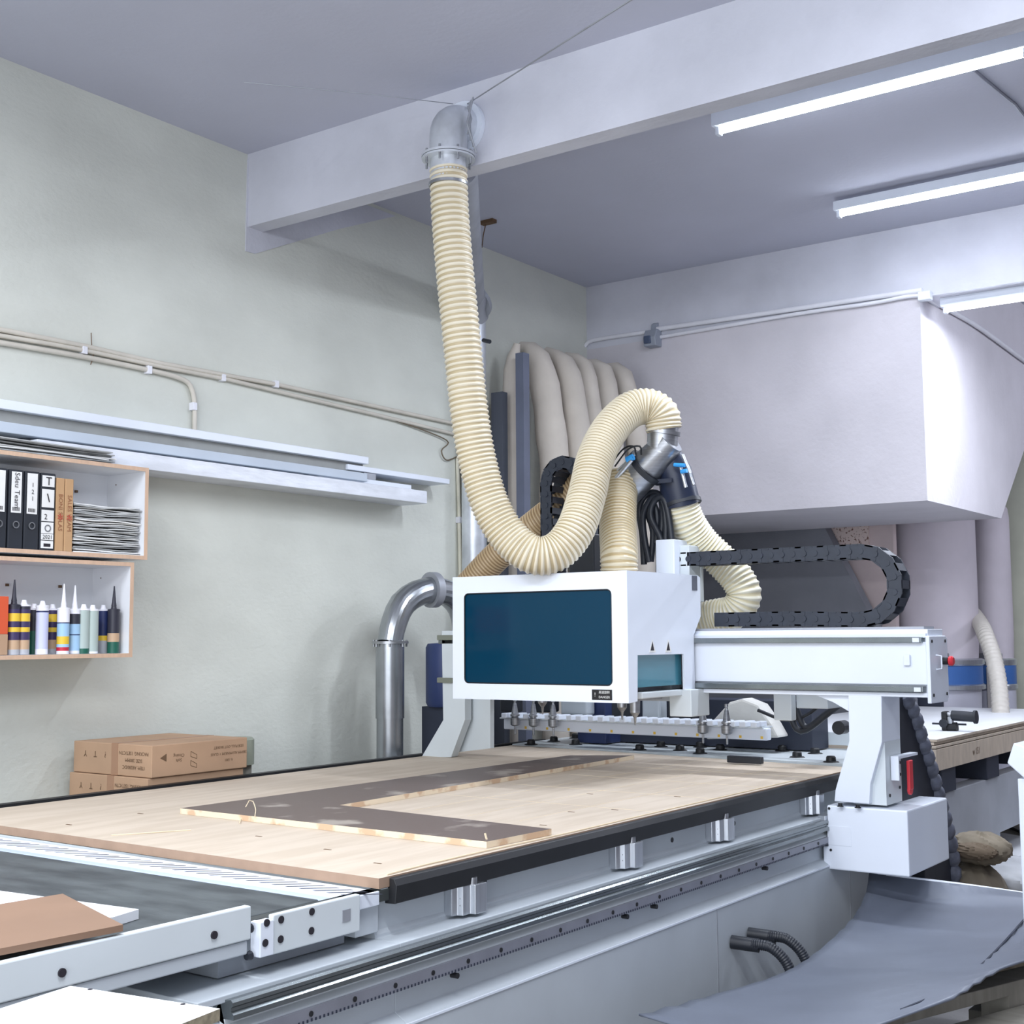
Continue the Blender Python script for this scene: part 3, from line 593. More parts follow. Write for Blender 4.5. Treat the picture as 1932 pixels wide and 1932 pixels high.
MB().sweep([(XE+.015, G0+.06, 1.325), (XE+.035, G0+.06, 1.328), (XE+.035, G0+.06, 1.375), (XE+.015, G0+.06, 1.378)], .003, 6).build('guard_loop', white, ep)
# right column
yc0 = 4.85
cpx = [(1600, 1312), (1602, 1398), (1576, 1490), (1574, 1512), (1640, 1517), (1642, 1480), (1664, 1400), (1663, 1312)]
pts = [at(u, v, y=yc0) for u, v in cpx]
MB().prism(pts, (0, .2, 0)).build('gantry_column', white, R, bevel=.003)
sg = [at(1512, 1309, y=yc0+.02), at(1540, 1312, y=yc0+.02), at(1572, 1325, y=yc0+.02), at(1601, 1342, y=yc0+.02), at(1601, 1309, y=yc0+.02)]
MB().prism(sg, (0, .04, 0)).build('gusset', white, R, bevel=.001)
xc = at(1663, 1350, y=yc0).x; zf = .815
MB().py([(xc-.002, 1.19), (xc-.002, .815), (xc-.13, .815), (xc-.13, .90), (xc-.05, 1.04), (xc-.05, 1.19)], yc0+.03, yc0+.2).build('column_flank', white2, R)  # greyer white puts the column's side shading into the colour
bx0, bx1 = at(1562, 1600, y=yc0).x, -1.69
zt_, zb_ = at(1712, 1530, y=yc0).z, at(1712, 1655, y=yc0).z
bxp = [(bx0, zt_), (bx1, zt_), (bx1, zb_), (bx0-.02, zb_), (bx0-.02, zb_+.085), (bx0, zb_+.085)]
cb = MB().py(bxp, yc0, yc0+.47).build('drive_box', white, R, bevel=.006)
MB().box(bx0+.0, bx0+.095, yc0-.0015, yc0, zb_+.092, zb_+.165).build('cover_plate', white, cb, bevel=.001)
for x, z in ((bx0+.01, zt_-.012), (bx0+.012, zb_+.073)): MB().cyl((x, yc0-.003, z), (x, yc0, z), .005, n=10).build('bolt', black, cb)
for x in (at(1588, 1510, y=yc0).x, at(1621, 1513, y=yc0).x): MB().lathe([(.012, 0), (.012, .003), (.008, .003), (.008, .012), (.01, .013)], (x, yc0-.015, zt_), n=14).build('foot_bolt', black, cb)
MB().box(bx0-.03, bx0, yc0-.02, yc0+.1, zt_-.08, zt_-.04).build('rail_block', alu, cb, bevel=.002)
br = MB().box(xc, xc+.006, yc0+.06, yc0+.19, .905, .985)
br = MB().prism([(xc+.001, yc0+.08, .995), (xc+.001, yc0+.08, .905), (xc+.001, yc0+.09, .905), (xc+.001, yc0+.09, .985), (xc+.001, yc0+.30, .985), (xc+.001, yc0+.30, .995)], (.03, 0, 0)).build('tool_bracket', white, R)
for y in (.12, .165):
    for z in (.92, .965): MB().cyl((xc, yc0+y, z), (xc+.008, yc0+y, z), .006, n=10).build('bracket_bolt', black, br)
for y, z in ((.06, .85), (.17, .87)): MB().cyl((xc, yc0+y, z), (xc+.003, yc0+y, z), .006, n=10).build('column_bolt', black, R)
c = at(1716, 1455, x=xc+.03)
tag(MB().box(c.x-.005, c.x+.008, c.y-.02, c.y+.02, at(1716, 1490, x=xc+.03).z, at(1716, 1434, x=xc+.03).z).lathe([(.02, -.006), (.02, .006)], (c.x, c.y, at(1716, 1490, x=xc+.03).z), (1, 0, 0)).build('red_handle_tool', redm, bevel=.003), 'red handled tool hanging in the bracket on the gantry column', 'tool')
# left column
pl = [(855, 1180), (855, 1185), (834, 1185), (834, 1350), (790, 1440), (830, 1440), (870, 1420), (885, 1355), (885, 1315), (930, 1315)]
pl = [at(u, v, y=yc0) for u, v in ((838, 1190), (841, 1358), (800, 1428), (856, 1428), (882, 1358), (882, 1190))]
pl = [Vector((max(q.x, -4.16), q.y, max(q.z, .87))) for q in pl]
MB().prism([p_+Vector((0, -.02, 0)) for p_ in pl], (0, .05, 0)).build('gantry_column', white2, R, bevel=.002)
pw = [at(u, v, y=yc0+.05) for u, v in ((882, 1300), (882, 1358), (856, 1420), (925, 1412), (925, 1300))]
MB().prism(pw, (0, .03, 0)).build('column_web', white2, R)
MB().box(-4.17, -4.07, yc0-.1, yc0+.35, .60, .84).build('drive_box', white2, R, bevel=.004)
MB().box(-4.2, -4.06, yc0-.02, yc0+.1, .82, .88).build('foot_plate', white2, R, bevel=.004)
for v in (1203, 1283):
    p = at(838, v, y=yc0); MB().box(p.x-.02, p.x+.1, yc0-.03, yc0, p.z-.012, p.z+.012).build('rail_cap', mat('olive_steel', (120, 124, 112), .5), R, bevel=.002)
# head cover
HY, HX0, HX1, HZ0, HZ1 = 4.30, -3.395, -2.55, 1.204, 1.706
fr = MB(); wx0, wx1 = at(876, 1200, y=HY).x, at(1154, 1200, y=HY).x; wz0, wz1 = at(1015, 1291, y=HY).z, at(1015, 1116, y=HY).z
def rrect(x0, x1, z0, z1, r, n=5):
    o = []
    for cx, cz, a0 in ((x1-r, z1-r, 0), (x0+r, z1-r, 90), (x0+r, z0+r, 180), (x1-r, z0+r, 270)):
        for k in range(n+1): a_ = math.radians(a0+90*k/n); o.append((cx+r*math.cos(a_), cz+r*math.sin(a_)))
    return o
inner = rrect(wx0, wx1, wz0, wz1, .02); outer = []
cxm, czm = (HX0+HX1)/2, (HZ0+HZ1)/2
corn = [(HX1-.0008, HZ1-.0008), (HX0+.0008, HZ1-.0008), (HX0+.0008, HZ0), (HX1-.0008, HZ0)]
nc = len(inner)//4
vs = [(x, HY, z) for x, z in inner]+[(x, HY, z) for x, z in corn]+[(x, HY+.012, z) for x, z in inner]+[(x, HY+.012, z) for x, z in corn]
n_ = len(inner); T = n_+4; fs = []
for qd in range(4):
    idx = list(range(qd*nc, qd*nc+nc))
    for k in range(len(idx)-1): fs.append((n_+qd, idx[k], idx[k+1]))
    fs.append((n_+qd, idx[-1], ((qd+1)*nc) % n_, n_+(qd+1) % 4))
fs2 = [tuple(i+T for i in f[::-1]) for f in fs]
rim = [(i, (i+1) % n_, T+(i+1) % n_, T+i) for i in range(n_)]+[(n_+i, n_+(i+1) % 4, T+n_+(i+1) % 4, T+n_+i) for i in range(4)]
head = MB().add(vs, fs+fs2+rim)
# top, left, right flanks with cut-out as seen
ys = lambda u, v: at(u, v, x=HX1)
sp = [(HY+.0006, HZ0), (ys(1203, 1325).y, HZ0+.005), (ys(1203, 1236).y, ys(1203, 1236).z), (ys(1290, 1234).y, ys(1290, 1234).z), (ys(1292, 1312).y, ys(1292, 1312).z), (ys(1296, 1318).y, ys(1296, 1320).z), (ys(1312, 1320).y, ys(1312, 1320).z), (ys(1309, 1198).y, ys(1309, 1198).z), (ys(1322, 1163).y, ys(1322, 1163).z), (ys(1321, 1090).y, ys(1321, 1090).z), (ys(1316, 1085).y, HZ1), (HY+.0006, HZ1)]
head.prism([(HX1-.008, y, z) for y, z in sp], (.008, 0, 0))
head.box(HX0, HX0+.008, HY+.0006, 4.86, HZ0, HZ1-.009).box(HX0, HX1-.0085, HY+.0006, 4.875, HZ1-.008, HZ1).box(HX0, HX1-.0085, 4.878, 4.89, 1.53, HZ1)
hd = head.build('head_cover', white, R, smooth=None)
MB().prism([(x, HY+.006, z) for x, z in rrect(wx0-.003, wx1+.003, wz0-.003, wz1+.003, .02)], (0, .004, 0)).build('window_pane', glassm, hd)
m = MB()
for i in range(n_):
    a_, b_ = inner[i], inner[(i+1) % n_]; m.sweep([(a_[0], HY+.002, a_[1]), (b_[0], HY+.002, b_[1])], .003, 6)
m.build('window_seal', black, hd)
x0, x1 = at(1117, 1310, y=HY).x, at(1155, 1310, y=HY).x; zc_ = at(1136, 1311, y=HY).z
sg = MB().box(x0, x1, HY-.001, HY, zc_-.02, zc_+.02).build('warning_sign', mat('sign_black', (20, 20, 24), .5), hd)
m = MB(); xm = x0+(x1-x0)*.62
m.text('DANGER', .0125, (xm, HY-.0018, zc_-.009), (1, 0, 0), (0, 0, 1), depth=0); m.text('高速旋转', .0125, (xm, HY-.0018, zc_+.009), (1, 0, 0), (0, 0, 1), depth=0)
m.text('!', .022, (x0+(x1-x0)*.16, HY-.0018, zc_), (1, 0, 0), (0, 0, 1), depth=0)
m.build('sign_lettering', paper, hd)
for u in (1231, 1261):
    p = at(u, 1220, x=HX1+.001); m = MB().prism([(HX1+.0005, p.y-.026, p.z-.022), (HX1+.0005, p.y+.026, p.z-.022), (HX1+.0005, p.y, p.z+.03)], (.0008, 0, 0)).build('warning_triangle', paper, hd)
    m = MB().prism([(HX1+.0014, p.y-.016, p.z-.015), (HX1+.0014, p.y+.012, p.z-.015), (HX1+.0014, p.y, p.z+.02)], (.0005, 0, 0)); m.build('warning_mark', ink, hd)
p = at(1310, 1100, x=HX1); MB().box(HX1, HX1+.002, p.y-.022, p.y+.022, p.z-.03, p.z+.03).build('type_plate', mat('plate_grey', (96, 100, 112), .5), hd)
MB().box(HX1-.03, HX1-.024, ys(1203, 1236).y-.02, ys(1290, 1234).y+.02, ys(1290, 1292).z, 1.45).build('side_window', glass2, hd)
# machinery under the head
for nm, b_, mm in (('spindle_motor', (-3.3, -3.05, 4.5, 4.75, 1.22, 1.62), blackp), ('spindle_plate', (-3.36, -2.62, 4.76, 4.84, 1.19, 1.6), frame_w), ('drill_bank', (-2.95, -2.65, 4.5, 4.74, 1.2, 1.45), galvd), ('lower_bar', (-2.9, -2.56, 4.42, 4.86, 1.215, 1.24), white2), ('drill_block', (-2.62, -2.52, 4.74, 4.9, 1.13, 1.24), white2)):
    MB().box(*b_).build(nm, mm, R, bevel=.004)
for x, z1_ in ((-2.70, 1.10), (-2.76, 1.12), (-3.15, 1.13)):
    MB().lathe([(.003, z1_), (.006, z1_+.03), (.02, z1_+.05), (.022, 1.21)], (x, 4.6, 0), n=16).build('drill_spindle', steel, R, smooth=30)
# dark machinery behind the rack
for nm, b_, mm in (('rear_bracket', (-2.35, -2.27, 5.15, 5.2, 1.10, 1.24), white2), ('rear_motor', (-2.27, -2.13, 5.2, 5.45, 1.15, 1.26), white2), ('rear_chassis', (-3.75, -2.5, 5.9, 6.1, .91, 1.14), dark), ('rear_cover', (-3.72, -3.55, 5.75, 5.9, .91, 1.2), bluedk)):
    MB().box(*b_).build(nm, mm, R, bevel=.004)
for k, (u, v, w_) in enumerate(((965, 1325, .05), (1030, 1325, .06), (1090, 1330, .08), (1180, 1340, .06), (1235, 1340, .05), (1290, 1335, .07))):
    p = at(u, v, y=5.7); MB().box(p.x-w_, p.x+w_, 5.66, 5.74, p.z-.05, p.z+.06).build('valve_block', random.choice((blackp, galvd, frame_w)), R, bevel=.01)
for k, (pa, pb, pc) in enumerate((((1500, 1330), (1520, 1372), (1555, 1350)), ((1485, 1330), (1510, 1380), (1570, 1340)), ((1430, 1340), (1480, 1358), (1520, 1350)))):
    P, _ = spline([at(*pa, y=5.5), at(*pb, y=5.5), at(*pc, y=5.5), at(pc[0]+40, pc[1]-30, y=5.5)], 20); MB().sweep(P, .014 if k < 2 else .008, 10).build('rear_cable', blackp, R, smooth=50)
p = at(1590, 1372, y=5.6); MB().cyl((p.x, 5.55, p.z), (p.x, 5.62, p.z), .03, n=20).build('roller_wheel', blackp, R)
p = at(1398, 1350, y=5.7)
P = [at(1330, 1395, y=5.72), at(1345, 1358, y=5.72), at(1375, 1325, y=5.72), at(1400, 1318, y=5.72), at(1430, 1330, y=5.72), at(1455, 1365, y=5.72), at(1470, 1392, y=5.72)]
tag(MB().prism(P, (0, .12, 0)).build('plastic_bag', mat('milky_bag', (214, 212, 206), .5, var=.12, scale=6, bump=.5, bscale=9), bevel=.012), 'pale crumpled dust bag behind the tool rack under the gantry', 'bag')
# box on head back with chain start
bk = MB().box(at(1237, 1050, y=4.9).x, at(1272, 1050, y=4.9).x, 4.9, 5.12, 1.60, 1.865).build('cable_box', white, R, bevel=.004)
MB().box(at(1272, 1050, y=4.93).x, at(1296, 1050, y=4.93).x, 4.95, 5.08, 1.60, 1.84).build('chain_mount', white2, R, bevel=.003)
# drag chain on the beam
def chain(name, path, w, h, m, parent, label=None):
    """row of overlapping plastic links along a path, width w across, height h"""
    P = [Vector(p) for p in path]; t_ = MB(); N = len(P)
    ax = Vector((0, 1, 0)) if max(p.y for p in P)-min(p.y for p in P) < .02 else Vector((1, 0, 0))
    for i in range(N-1):
        d = (P[i+1]-P[i]); L = d.length; d.normalize(); n_2 = ax.cross(d).normalized(); c_ = (P[i]+P[i+1])/2
        def B(a0, a1, n0, n1, w0, w1):
            vs_ = [c_+d*a+n_2*b+ax*e for a in (a0, a1) for b in (n0, n1) for e in (w0, w1)]
            t_.add(vs_, [(0, 1, 3, 2), (4, 6, 7, 5), (0, 4, 5, 1), (2, 3, 7, 6), (0, 2, 6, 4), (1, 5, 7, 3)])
        s2 = L*.62; k = .002*(i % 2)
        B(-s2, s2, -h/2, h/2, -w/2+k, -w/2+.008+k); B(-s2, s2, -h/2, h/2, w/2-.008-k, w/2-k)
        B(-L*.28, L*.28, h/2-.006, h/2, -w/2, w/2); B(-L*.28, L*.28, -h/2, -h/2+.006, -w/2, w/2)
        for e in (-w/2,):
            t_.cyl(P[i]+ax*(e-.003), P[i]+ax*(e+.002), h*.22, n=10)
    return t_.build(name, m, parent, smooth=30)
yq = 5.0
path = [at(u, v, y=yq) for u, v in ((1270, 1048), (1300, 1048))]
zt1, zt2 = at(1500, 1047, y=yq).z, at(1500, 1171, y=yq).z
xa, xb = at(1272, 1048, y=yq).x, at(1632, 1048, y=yq).x
zm, rr_ = (zt1+zt2)/2, (zt1-zt2)/2
path = [(xa+(xb-xa)*k/18, yq, zt1) for k in range(19)]+[(xb+rr_*1.0*math.sin(k*math.pi/7), yq, zm+rr_*math.cos(k*math.pi/7)) for k in range(1, 7)]
xe = at(1360, 1171, y=yq).x; path += [(xb+(xe-xb)*k/13, yq, zt2+.008*min(1, k/6.)) for k in range(14)]
chain('cable_chain', path, .10, .058, chainm, R)
# vertical chain behind the hose
path = [at(1030, 1075, y=4.95)]
zc1 = at(1060, 885, y=4.95); P = [(zc1.x-.05, 4.95, 1.70+.05*k) for k in range(int((zc1.z-1.70)/.05))]
za = P[-1][2]; P += [(zc1.x-.05+.09*(1-math.cos(k*math.pi/6)), 4.95, za+.09*math.sin(k*math.pi/6)) for k in range(1, 7)]; P += [(zc1.x+.13, 4.95, za-.05*k) for k in range(1, 8)]
chain('vertical_chain', P, .12, .06, chainm, R)
MB().box(at(1085, 1050, y=4.85).x, at(1132, 1050, y=4.85).x, 4.80, 4.9, 1.70, 1.90).build('spindle_housing', blackp, R, bevel=.005)
# manifold
mf = Vector(at(1240, 860, y=4.88))
A = lambda u, v, y=4.88: at(u, v, y=y)
mn = MB().sweep([A(1252, 806), A(1248, 856)], .066, 28).build('manifold_inlet', steel, R, smooth=40)
MB().cyl(A(1252, 812), A(1251, 819), .074, n=28).build('hose_clamp', steel, mn, smooth=40)
mb2 = MB().sweep([A(1266, 832), A(1218, 884), A(1176, 928)], [.06, .078, .078], 28).build('manifold_branch', steel, R, smooth=40)
MB().sweep([A(1223, 879), A(1216, 886)], .094, 30).build('branch_flange', blackp, mb2, smooth=40)
MB().sweep([A(1256, 855, 4.93), A(1272, 890, 4.96), A(1286, 952, 5.0)], [.06, .075, .082], 28).build('black_outlet', mat('navy_plastic', (34, 42, 62), .35), R, smooth=40)
MB().cyl(A(1285, 948, 5.0), A(1287, 955, 5.0), .087, n=28).build('outlet_ring', blackp, R, smooth=40)
for (p0, p1, r_, mm) in ((A(1160, 905, 4.76), A(1192, 868, 4.76), .010, alu), (A(1165, 888, 4.78), A(1200, 855, 4.78), .006, alu), (A(1183, 868, 4.76), A(1195, 862, 4.76), .014, bluep), (A(1272, 877, 4.86), A(1292, 878, 4.86), .008, bluep), (A(1288, 858, 4.9), A(1302, 893, 4.9), .007, alu), (A(1300, 890, 4.9), A(1309, 915, 4.9), .006, steel), (A(1284, 880, 4.88), A(1294, 920, 4.88), .008, alu), (A(1285, 890, 4.86), A(1296, 888, 4.86), .009, bluep)):
    MB().cyl(p0, p1, r_, n=12).build('air_cylinder', mm, R, smooth=40)
for o_ in (0, 1):
    P, _ = spline([A(1150+o_*10, 880, 4.74), A(1175+o_*10, 848, 4.74), A(1195+o_*12, 842, 4.74), A(1200+o_*10, 858, 4.76)], 20); MB().sweep(P, .004, 6).build('air_tube', black, R)
MB().box(A(1230, 905).x, A(1268, 905).x, 4.87, 4.88, A(1250, 912).z, A(1250, 904).z).build('valve_arm', dark, R)
for k, q in enumerate((((1252, 1075), (1248, 1020), (1228, 975), (1235, 945), (1252, 940), (1262, 975), (1268, 1022)), ((1225, 1060), (1216, 1015), (1214, 970), (1232, 938), (1250, 945), (1256, 985), (1256, 1022)), ((1215, 1065), (1212, 1010), (1206, 960), (1222, 932), (1245, 935), (1250, 980), (1244, 1022)), ((1228, 1060), (1232, 1005), (1222, 965), (1232, 950), (1240, 975), (1238, 1025)))):
    P, _ = spline([A(u, v, 4.93+.01*k) for u, v in q], 40); MB().sweep(P, .014, 10).build('black_cable', blackp, R, smooth=50)
# side hoses leaving the base panel
for u, v, lb in ((1388, 1777, 'l'), (1420, 1762, 'r')):
    p0 = at(u-8, v, x=-2.0); MBx = MB().cyl(p0, p0+Vector((.09, .02, -.005)), .022, n=20); c = MBx.build('hose_socket', blackp, R, smooth=40)
    P = [p0+Vector((.07, .01, 0)), p0+Vector((.13, .02, -.005)), p0+Vector((.18, .03, -.05)), p0+Vector((.2, .03, -.12)), p0+Vector((.21, .02, -.3)), p0+Vector((.2, .0, -p0.z+.02))]
    mm = MB(); hose(mm, P, .018, pitch=.008, amp=.1, per=4, n=14); mm.build('corrugated_hose', blackp, R, smooth=60)
# ------------------------------------------------------------------ boards on the bed
sb = MB().pz([(-3.985, 2.37), (-2.072, 2.345), (-2.072, 5.36), (-3.985, 5.54)], .876, .9).build('spoil_board', [ply, mdfe])
tag(sb, 'large pale board covering the router bed, scored with faint lines', 'board')
for p in sb.data.polygons:
    if abs(p.normal.z) < .5: p.material_index = 1
m = MB()
for u, v in ((488, 1578), (618, 1603), (712, 1629), (1025, 1557), (1113, 1498), (1078, 1602-70), (1278, 1503), (1160, 1528), (265, 1535), (130, 1556)): p = at(u, v, z=.9); m.box(p.x-.012, p.x+.012, p.y-.003, p.y+.003, .9, .9008)
m.build('screw_slot', inkb, sb)
m = MB()
for x in (-2.35, -2.55, -2.78): m.box(x, x+.002, 3.3, 5.3, .9, .9005)
for y in (3.7, 4.1, 4.5, 4.9): m.box(-2.95, -2.1, y, y+.002, .9, .9005)
m.build('score_line', pale, sb)
zt = .918; L = [at(u, v, z=zt) for u, v in ((340, 1525), (918, 1588))]
a, b = L
far = [at(1060, 1420, z=zt), at(1190, 1425, z=zt)]
inn = at(620, 1520, z=zt); ro = at(1022, 1562, z=zt)
pf = (-3.31, 5.05); pn = (-3.06, 5.2)
poly = [(a.x, a.y), (b.x, b.y), (-2.105, ro.y), (inn.x+.02, inn.y+.03), (pn[0], pn[1]), (pf[0], pf[1])]
lo = MB().pz(poly, .9005, zt).build('plywood_offcut', [film, blockedge])
for p in lo.data.polygons:
    if abs(p.normal.z) < .5: p.material_index = 1
tag(lo, 'brown film faced L shaped plywood offcut lying on the pale bed board', 'board')
P, _ = spline([at(452, 1552, z=.905), at(460, 1530, y=2.95), at(473, 1508, y=3.0), at(482, 1525, y=2.95), at(481, 1540, z=.919)], 20)
tag(MB().sweep(P, .0018, 5).build('string_curl', pale), 'thin white string curl standing on the brown offcut', 'string')
P, _ = spline([at(915, 1572, y=2.86), at(920, 1590, y=2.86), at(925, 1606, y=2.85)], 8)
tag(MB().sweep(P, .003, 5).build('edging_sliver', pale), 'pale splinter hanging off the near corner of the brown offcut', 'splinter')
P, _ = spline([at(210, 1576, z=.901), at(300, 1570, z=.902), at(360, 1566, z=.901)], 12)
tag(MB().sweep(P, .0018, 5).build('string_piece', pale), 'short white string lying flat on the bed board front', 'string')
MBs = MB(); prev = None
P = [at(700, 1664, z=.88), at(730, 1650, z=.902), at(800, 1632, z=.902), at(930, 1602, z=.903), at(1060, 1574, z=.903), at(1180, 1546, z=.902), at(1300, 1518, z=.902), at(1500, 1472, z=.902)]
P = [Vector((min(q.x, -2.069), q.y, q.z)) for q in P]
tag(MBs.sweep(spline(P, 40)[0], .0022, 5).build('edging_strip', pale), 'thin pale edging strip lying along the right edge of the bed board', 'strip')
# ------------------------------------------------------------------ conveyor in front
V = thing('conveyor_table', 'dark belt conveyor table with white side rail in front of the router', 'conveyor', (-3.0, 1.6, 0))
MB().box(-4.1, -2.07, 2.235, 2.345, .84, .872).build('comb_plate', white, V, bevel=.002)
m = MB()
for k in range(44): x = -4.05+k*.045; m.prism([(x, 2.262, .872), (x+.010, 2.262, .872), (x+.078, 2.318, .872), (x+.068, 2.318, .872)], (0, 0, .0006))
m.build('comb_slot', dark, V)
MB().box(-4.1, -2.13, -.6, 2.232, .85, .868).build('belt', beltm, V, bevel=.004)
MB().box(-4.1, -2.07, 2.205, 2.235, .85, .870).build('roller_edge', mat('pale_blue_plastic', (178, 190, 214), .4), V, bevel=.003)
MB().box(-2.11, -2.072, 1.96, 2.42, .845, .872).build('rubber_cap', mat('dark_olive_rubber', (58, 62, 62), .5), V, bevel=.002)
xs = -2.06
rail = MB().box(xs-.02, xs, -.6, at(474, 1740, x=xs).y, .84, .908).build('side_rail', white2, V, bevel=.003)
for u, v in ((403, 1764), (116, 1835)): p = at(u, v, x=xs); MB().cyl((xs-.001, p.y, p.z), (xs+.004, p.y, p.z), .008, n=14).build('rail_bolt', ink, rail)
MB().box(-4.0, xs-.005, -.6, 1.93, .81, .838).build('lower_rail', frame_w, V, bevel=.003)
MB().box(-4.0, -2.11, -.6, 2.2, .80, .85).build('table_frame', frame_w, V)
y0, y1, y2 = at(485, 1750, x=xs).y, at(512, 1750, x=xs).y, at(676, 1720, x=xs).y
h1 = MB().box(xs-.02, xs+.01, y0, y1-.002, .80, .872).build('hinge_plate', white, V, bevel=.002)
h2 = MB().box(xs-.01, xs+.006, y1, y2, .798, .88).build('hinge_bracket', white2, V, bevel=.003)
for u, v in ((503, 1741), (500, 1779)): p = at(u, v, x=xs+.01); MB().cyl((xs+.009, p.y, p.z), (xs+.012, p.y, p.z), .008, n=14).build('bolt_hole', ink, h1)
for u, v in ((530, 1735), (529, 1772), (588, 1720), (587, 1756)): p = at(u, v, x=xs+.006); MB().cyl((xs+.005, p.y, p.z), (xs+.008, p.y, p.z), .008, n=14).build('bolt_hole', ink, h2)
p = at(653, 1727, x=xs+.006); MB().box(xs+.005, xs+.008, p.y-.013, p.y+.013, p.z-.013, p.z+.013).build('square_hole', galvd, h2)
for z in (.86, .805): MB().lathe([(.008, 0), (.01, .012)], (xs-.01, y0-.02, z), (0, 1, 0), n=10).build('hinge_bolt', blackp, V)
MB().box(-2.13, -2.085, 2.28, 2.358, .775, .85).build('corner_post', frame_w, V, bevel=.002)
MB().box(-3.8, -2.12, 1.9, 2.28, .76, .795).build('under_tray', mat('grey_sheet_metal', (150, 156, 164), .45), V)
for x in (-3.9, -2.3):
    for y in (-.4, 1.3): MB().box(x, x+.06, y, y+.06, 0, .80).build('leg', frame_w, V, bevel=.003)
MB().box(-2.30, -2.12, 1.56, 1.60, .60, .80).build('hanging_plate', white2, V, bevel=.003)
# brown board and white pieces on the conveyor
bb = [at(u, v, z=.915) for u, v in ((-160, 1722), (118, 1697), (232, 1757), (0, 1803))]
bb[0] = bb[1]+(bb[3]-bb[2])*2.2; q3 = bb[2]+(bb[3]-bb[2])*2.2
tag(MB().prism([bb[1], bb[2], q3, bb[0]], (0, 0, .012)).build('brown_board', brownb), 'brown laminate board lying at the left edge of the conveyor belt', 'board')
w = [at(u, v, z=.885) for u, v in ((-60, 1698), (214, 1734))]
tag(MB().prism([(w[1].x, w[1].y, .869), (w[1].x-.02, w[1].y+.08, .869), (w[1].x-.6, w[1].y+.02, .869), (w[1].x-.6, w[1].y-.35, .869), (w[1].x-.05, w[1].y-.28, .869)], (0, 0, .020)).build('white_board', [melam]), 'white board lying under the brown board on the conveyor', 'board')
# near white laminated board on trolley
zz = .90; wb_ = [at(u, v, z=zz) for u, v in ((133, 1860), (415, 1903))]
d1 = (wb_[1]-wb_[0]); dn = Vector((at(347, 1930, z=zz)-wb_[1]).xy.to_3d()).normalized()
t = tag(MB().prism([wb_[0], wb_[1], wb_[1]+dn*.45, wb_[0]+dn*.45-d1*0], (0, 0, -.018)).build('laminated_board', [melam, mat('chipboard_edge', (150, 140, 118), .9, var=.3, scale=80)]), 'bright white laminated chipboard at the bottom left corner', 'board')
for p in t.data.polygons:
    if abs(p.normal.z) < .5: p.material_index = 1
m = MB()
for u, v in ((170, 1867), (345, 1895)): p = at(u, v, z=zz); m.cyl(p, p+Vector((0, 0, .0008)), .004, n=10)
m.build('drill_hole', ink, t)
cen = (wb_[0]+wb_[1])/2+dn*.22
tr = thing('support_trolley', 'low trolley below the bright white board', 'trolley', (cen.x, cen.y, 0))
MB().box(cen.x-.12, cen.x+.12, cen.y-.1, cen.y+.1, .84, .881).build('trolley_top', woodg, tr)
MB().box(cen.x-.03, cen.x+.03, cen.y-.03, cen.y+.03, .04, .84).build('post', frame_w, tr)
MB().box(cen.x-.2, cen.x+.2, cen.y-.15, cen.y+.15, 0, .04).build('foot', frame_w, tr)
# ------------------------------------------------------------------ filter bags in the back corner
gb = 'folded cloth filter bags in the back left corner'
bags = [([(976, 648), (966, 690), (964, 760), (963, 880), (963, 1000)], [6, 15, 17, 20, 22], 'leftmost beige cloth bag leaning by the grey post'),
        ([(982, 652), (1012, 672), (1028, 730), (1040, 820), (1048, 900), (1045, 1000)], [8, 24, 28, 29, 29, 26], 'widest beige cloth bag right of the grey post'),
        ([(1030, 662), (1066, 690), (1082, 760), (1092, 850), (1094, 950)], [8, 22, 25, 26, 24], 'third beige cloth bag with creases near its top'),
        ([(1066, 672), (1100, 690), (1114, 760), (1124, 850), (1128, 950)], [8, 18, 20, 20, 20], 'fourth beige cloth bag, narrow, behind the creased one'),
        ([(1100, 686), (1135, 700), (1148, 760), (1156, 850), (1160, 950)], [8, 20, 22, 22, 22], 'fifth beige cloth bag, second from the right'),
        ([(1140, 694), (1172, 704), (1188, 760), (1204, 850), (1212, 950)], [8, 18, 20, 22, 22], 'rightmost beige cloth bag, partly behind the arched hose')]
for k, (cp, hw, lb) in enumerate(bags):
    y0 = 6.15+.17*k; base = [at(u, v, y=y0) for u, v in cp]
    base.append(Vector((base[-1].x, base[-1].y, .01))); hw2 = hw+[hw[-1]]
    D = [(_f.dot(p-CAM)) for p in base]; R_ = [h_*d_/FOC for h_, d_ in zip(hw2, D)]
    P, Lg = spline(base, 40); import bisect
    Lk = [0]
    for i in range(len(base)-1): Lk.append(Lk[-1]+(base[i+1]-base[i]).length)
    rr = [float(np.interp(i/39*Lk[-1], Lk, R_))*(1+.04*math.sin(i*1.7+k)) for i in range(40)]
    tag(MB().sweep(P, rr, 20, sq=(1, 1)).build('filter_bag', cloth, smooth=60), lb, 'bag', gb)
a = at(990, 760, y=6.1)
tag(MB().box(a.x-.035, a.x+.02, 6.06, 6.12, 0, at(985, 668, y=6.1).z).build('steel_post', mat('blue_grey_steel', (96, 102, 120), .5, var=.1)), 'narrow blue grey steel post between the two left cloth bags', 'post')
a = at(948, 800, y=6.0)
tag(MB().box(a.x-.08, a.x+.0, 6.0, 6.05, 0, at(936, 740, y=6.0).z).build('shadow_strip', mat('shadow_strip_grey', (70, 74, 84), .7)), 'narrow dark grey strip standing in for the shadow left of the cloth bags', 'board')  # only shade here, drawn as a dark upright strip
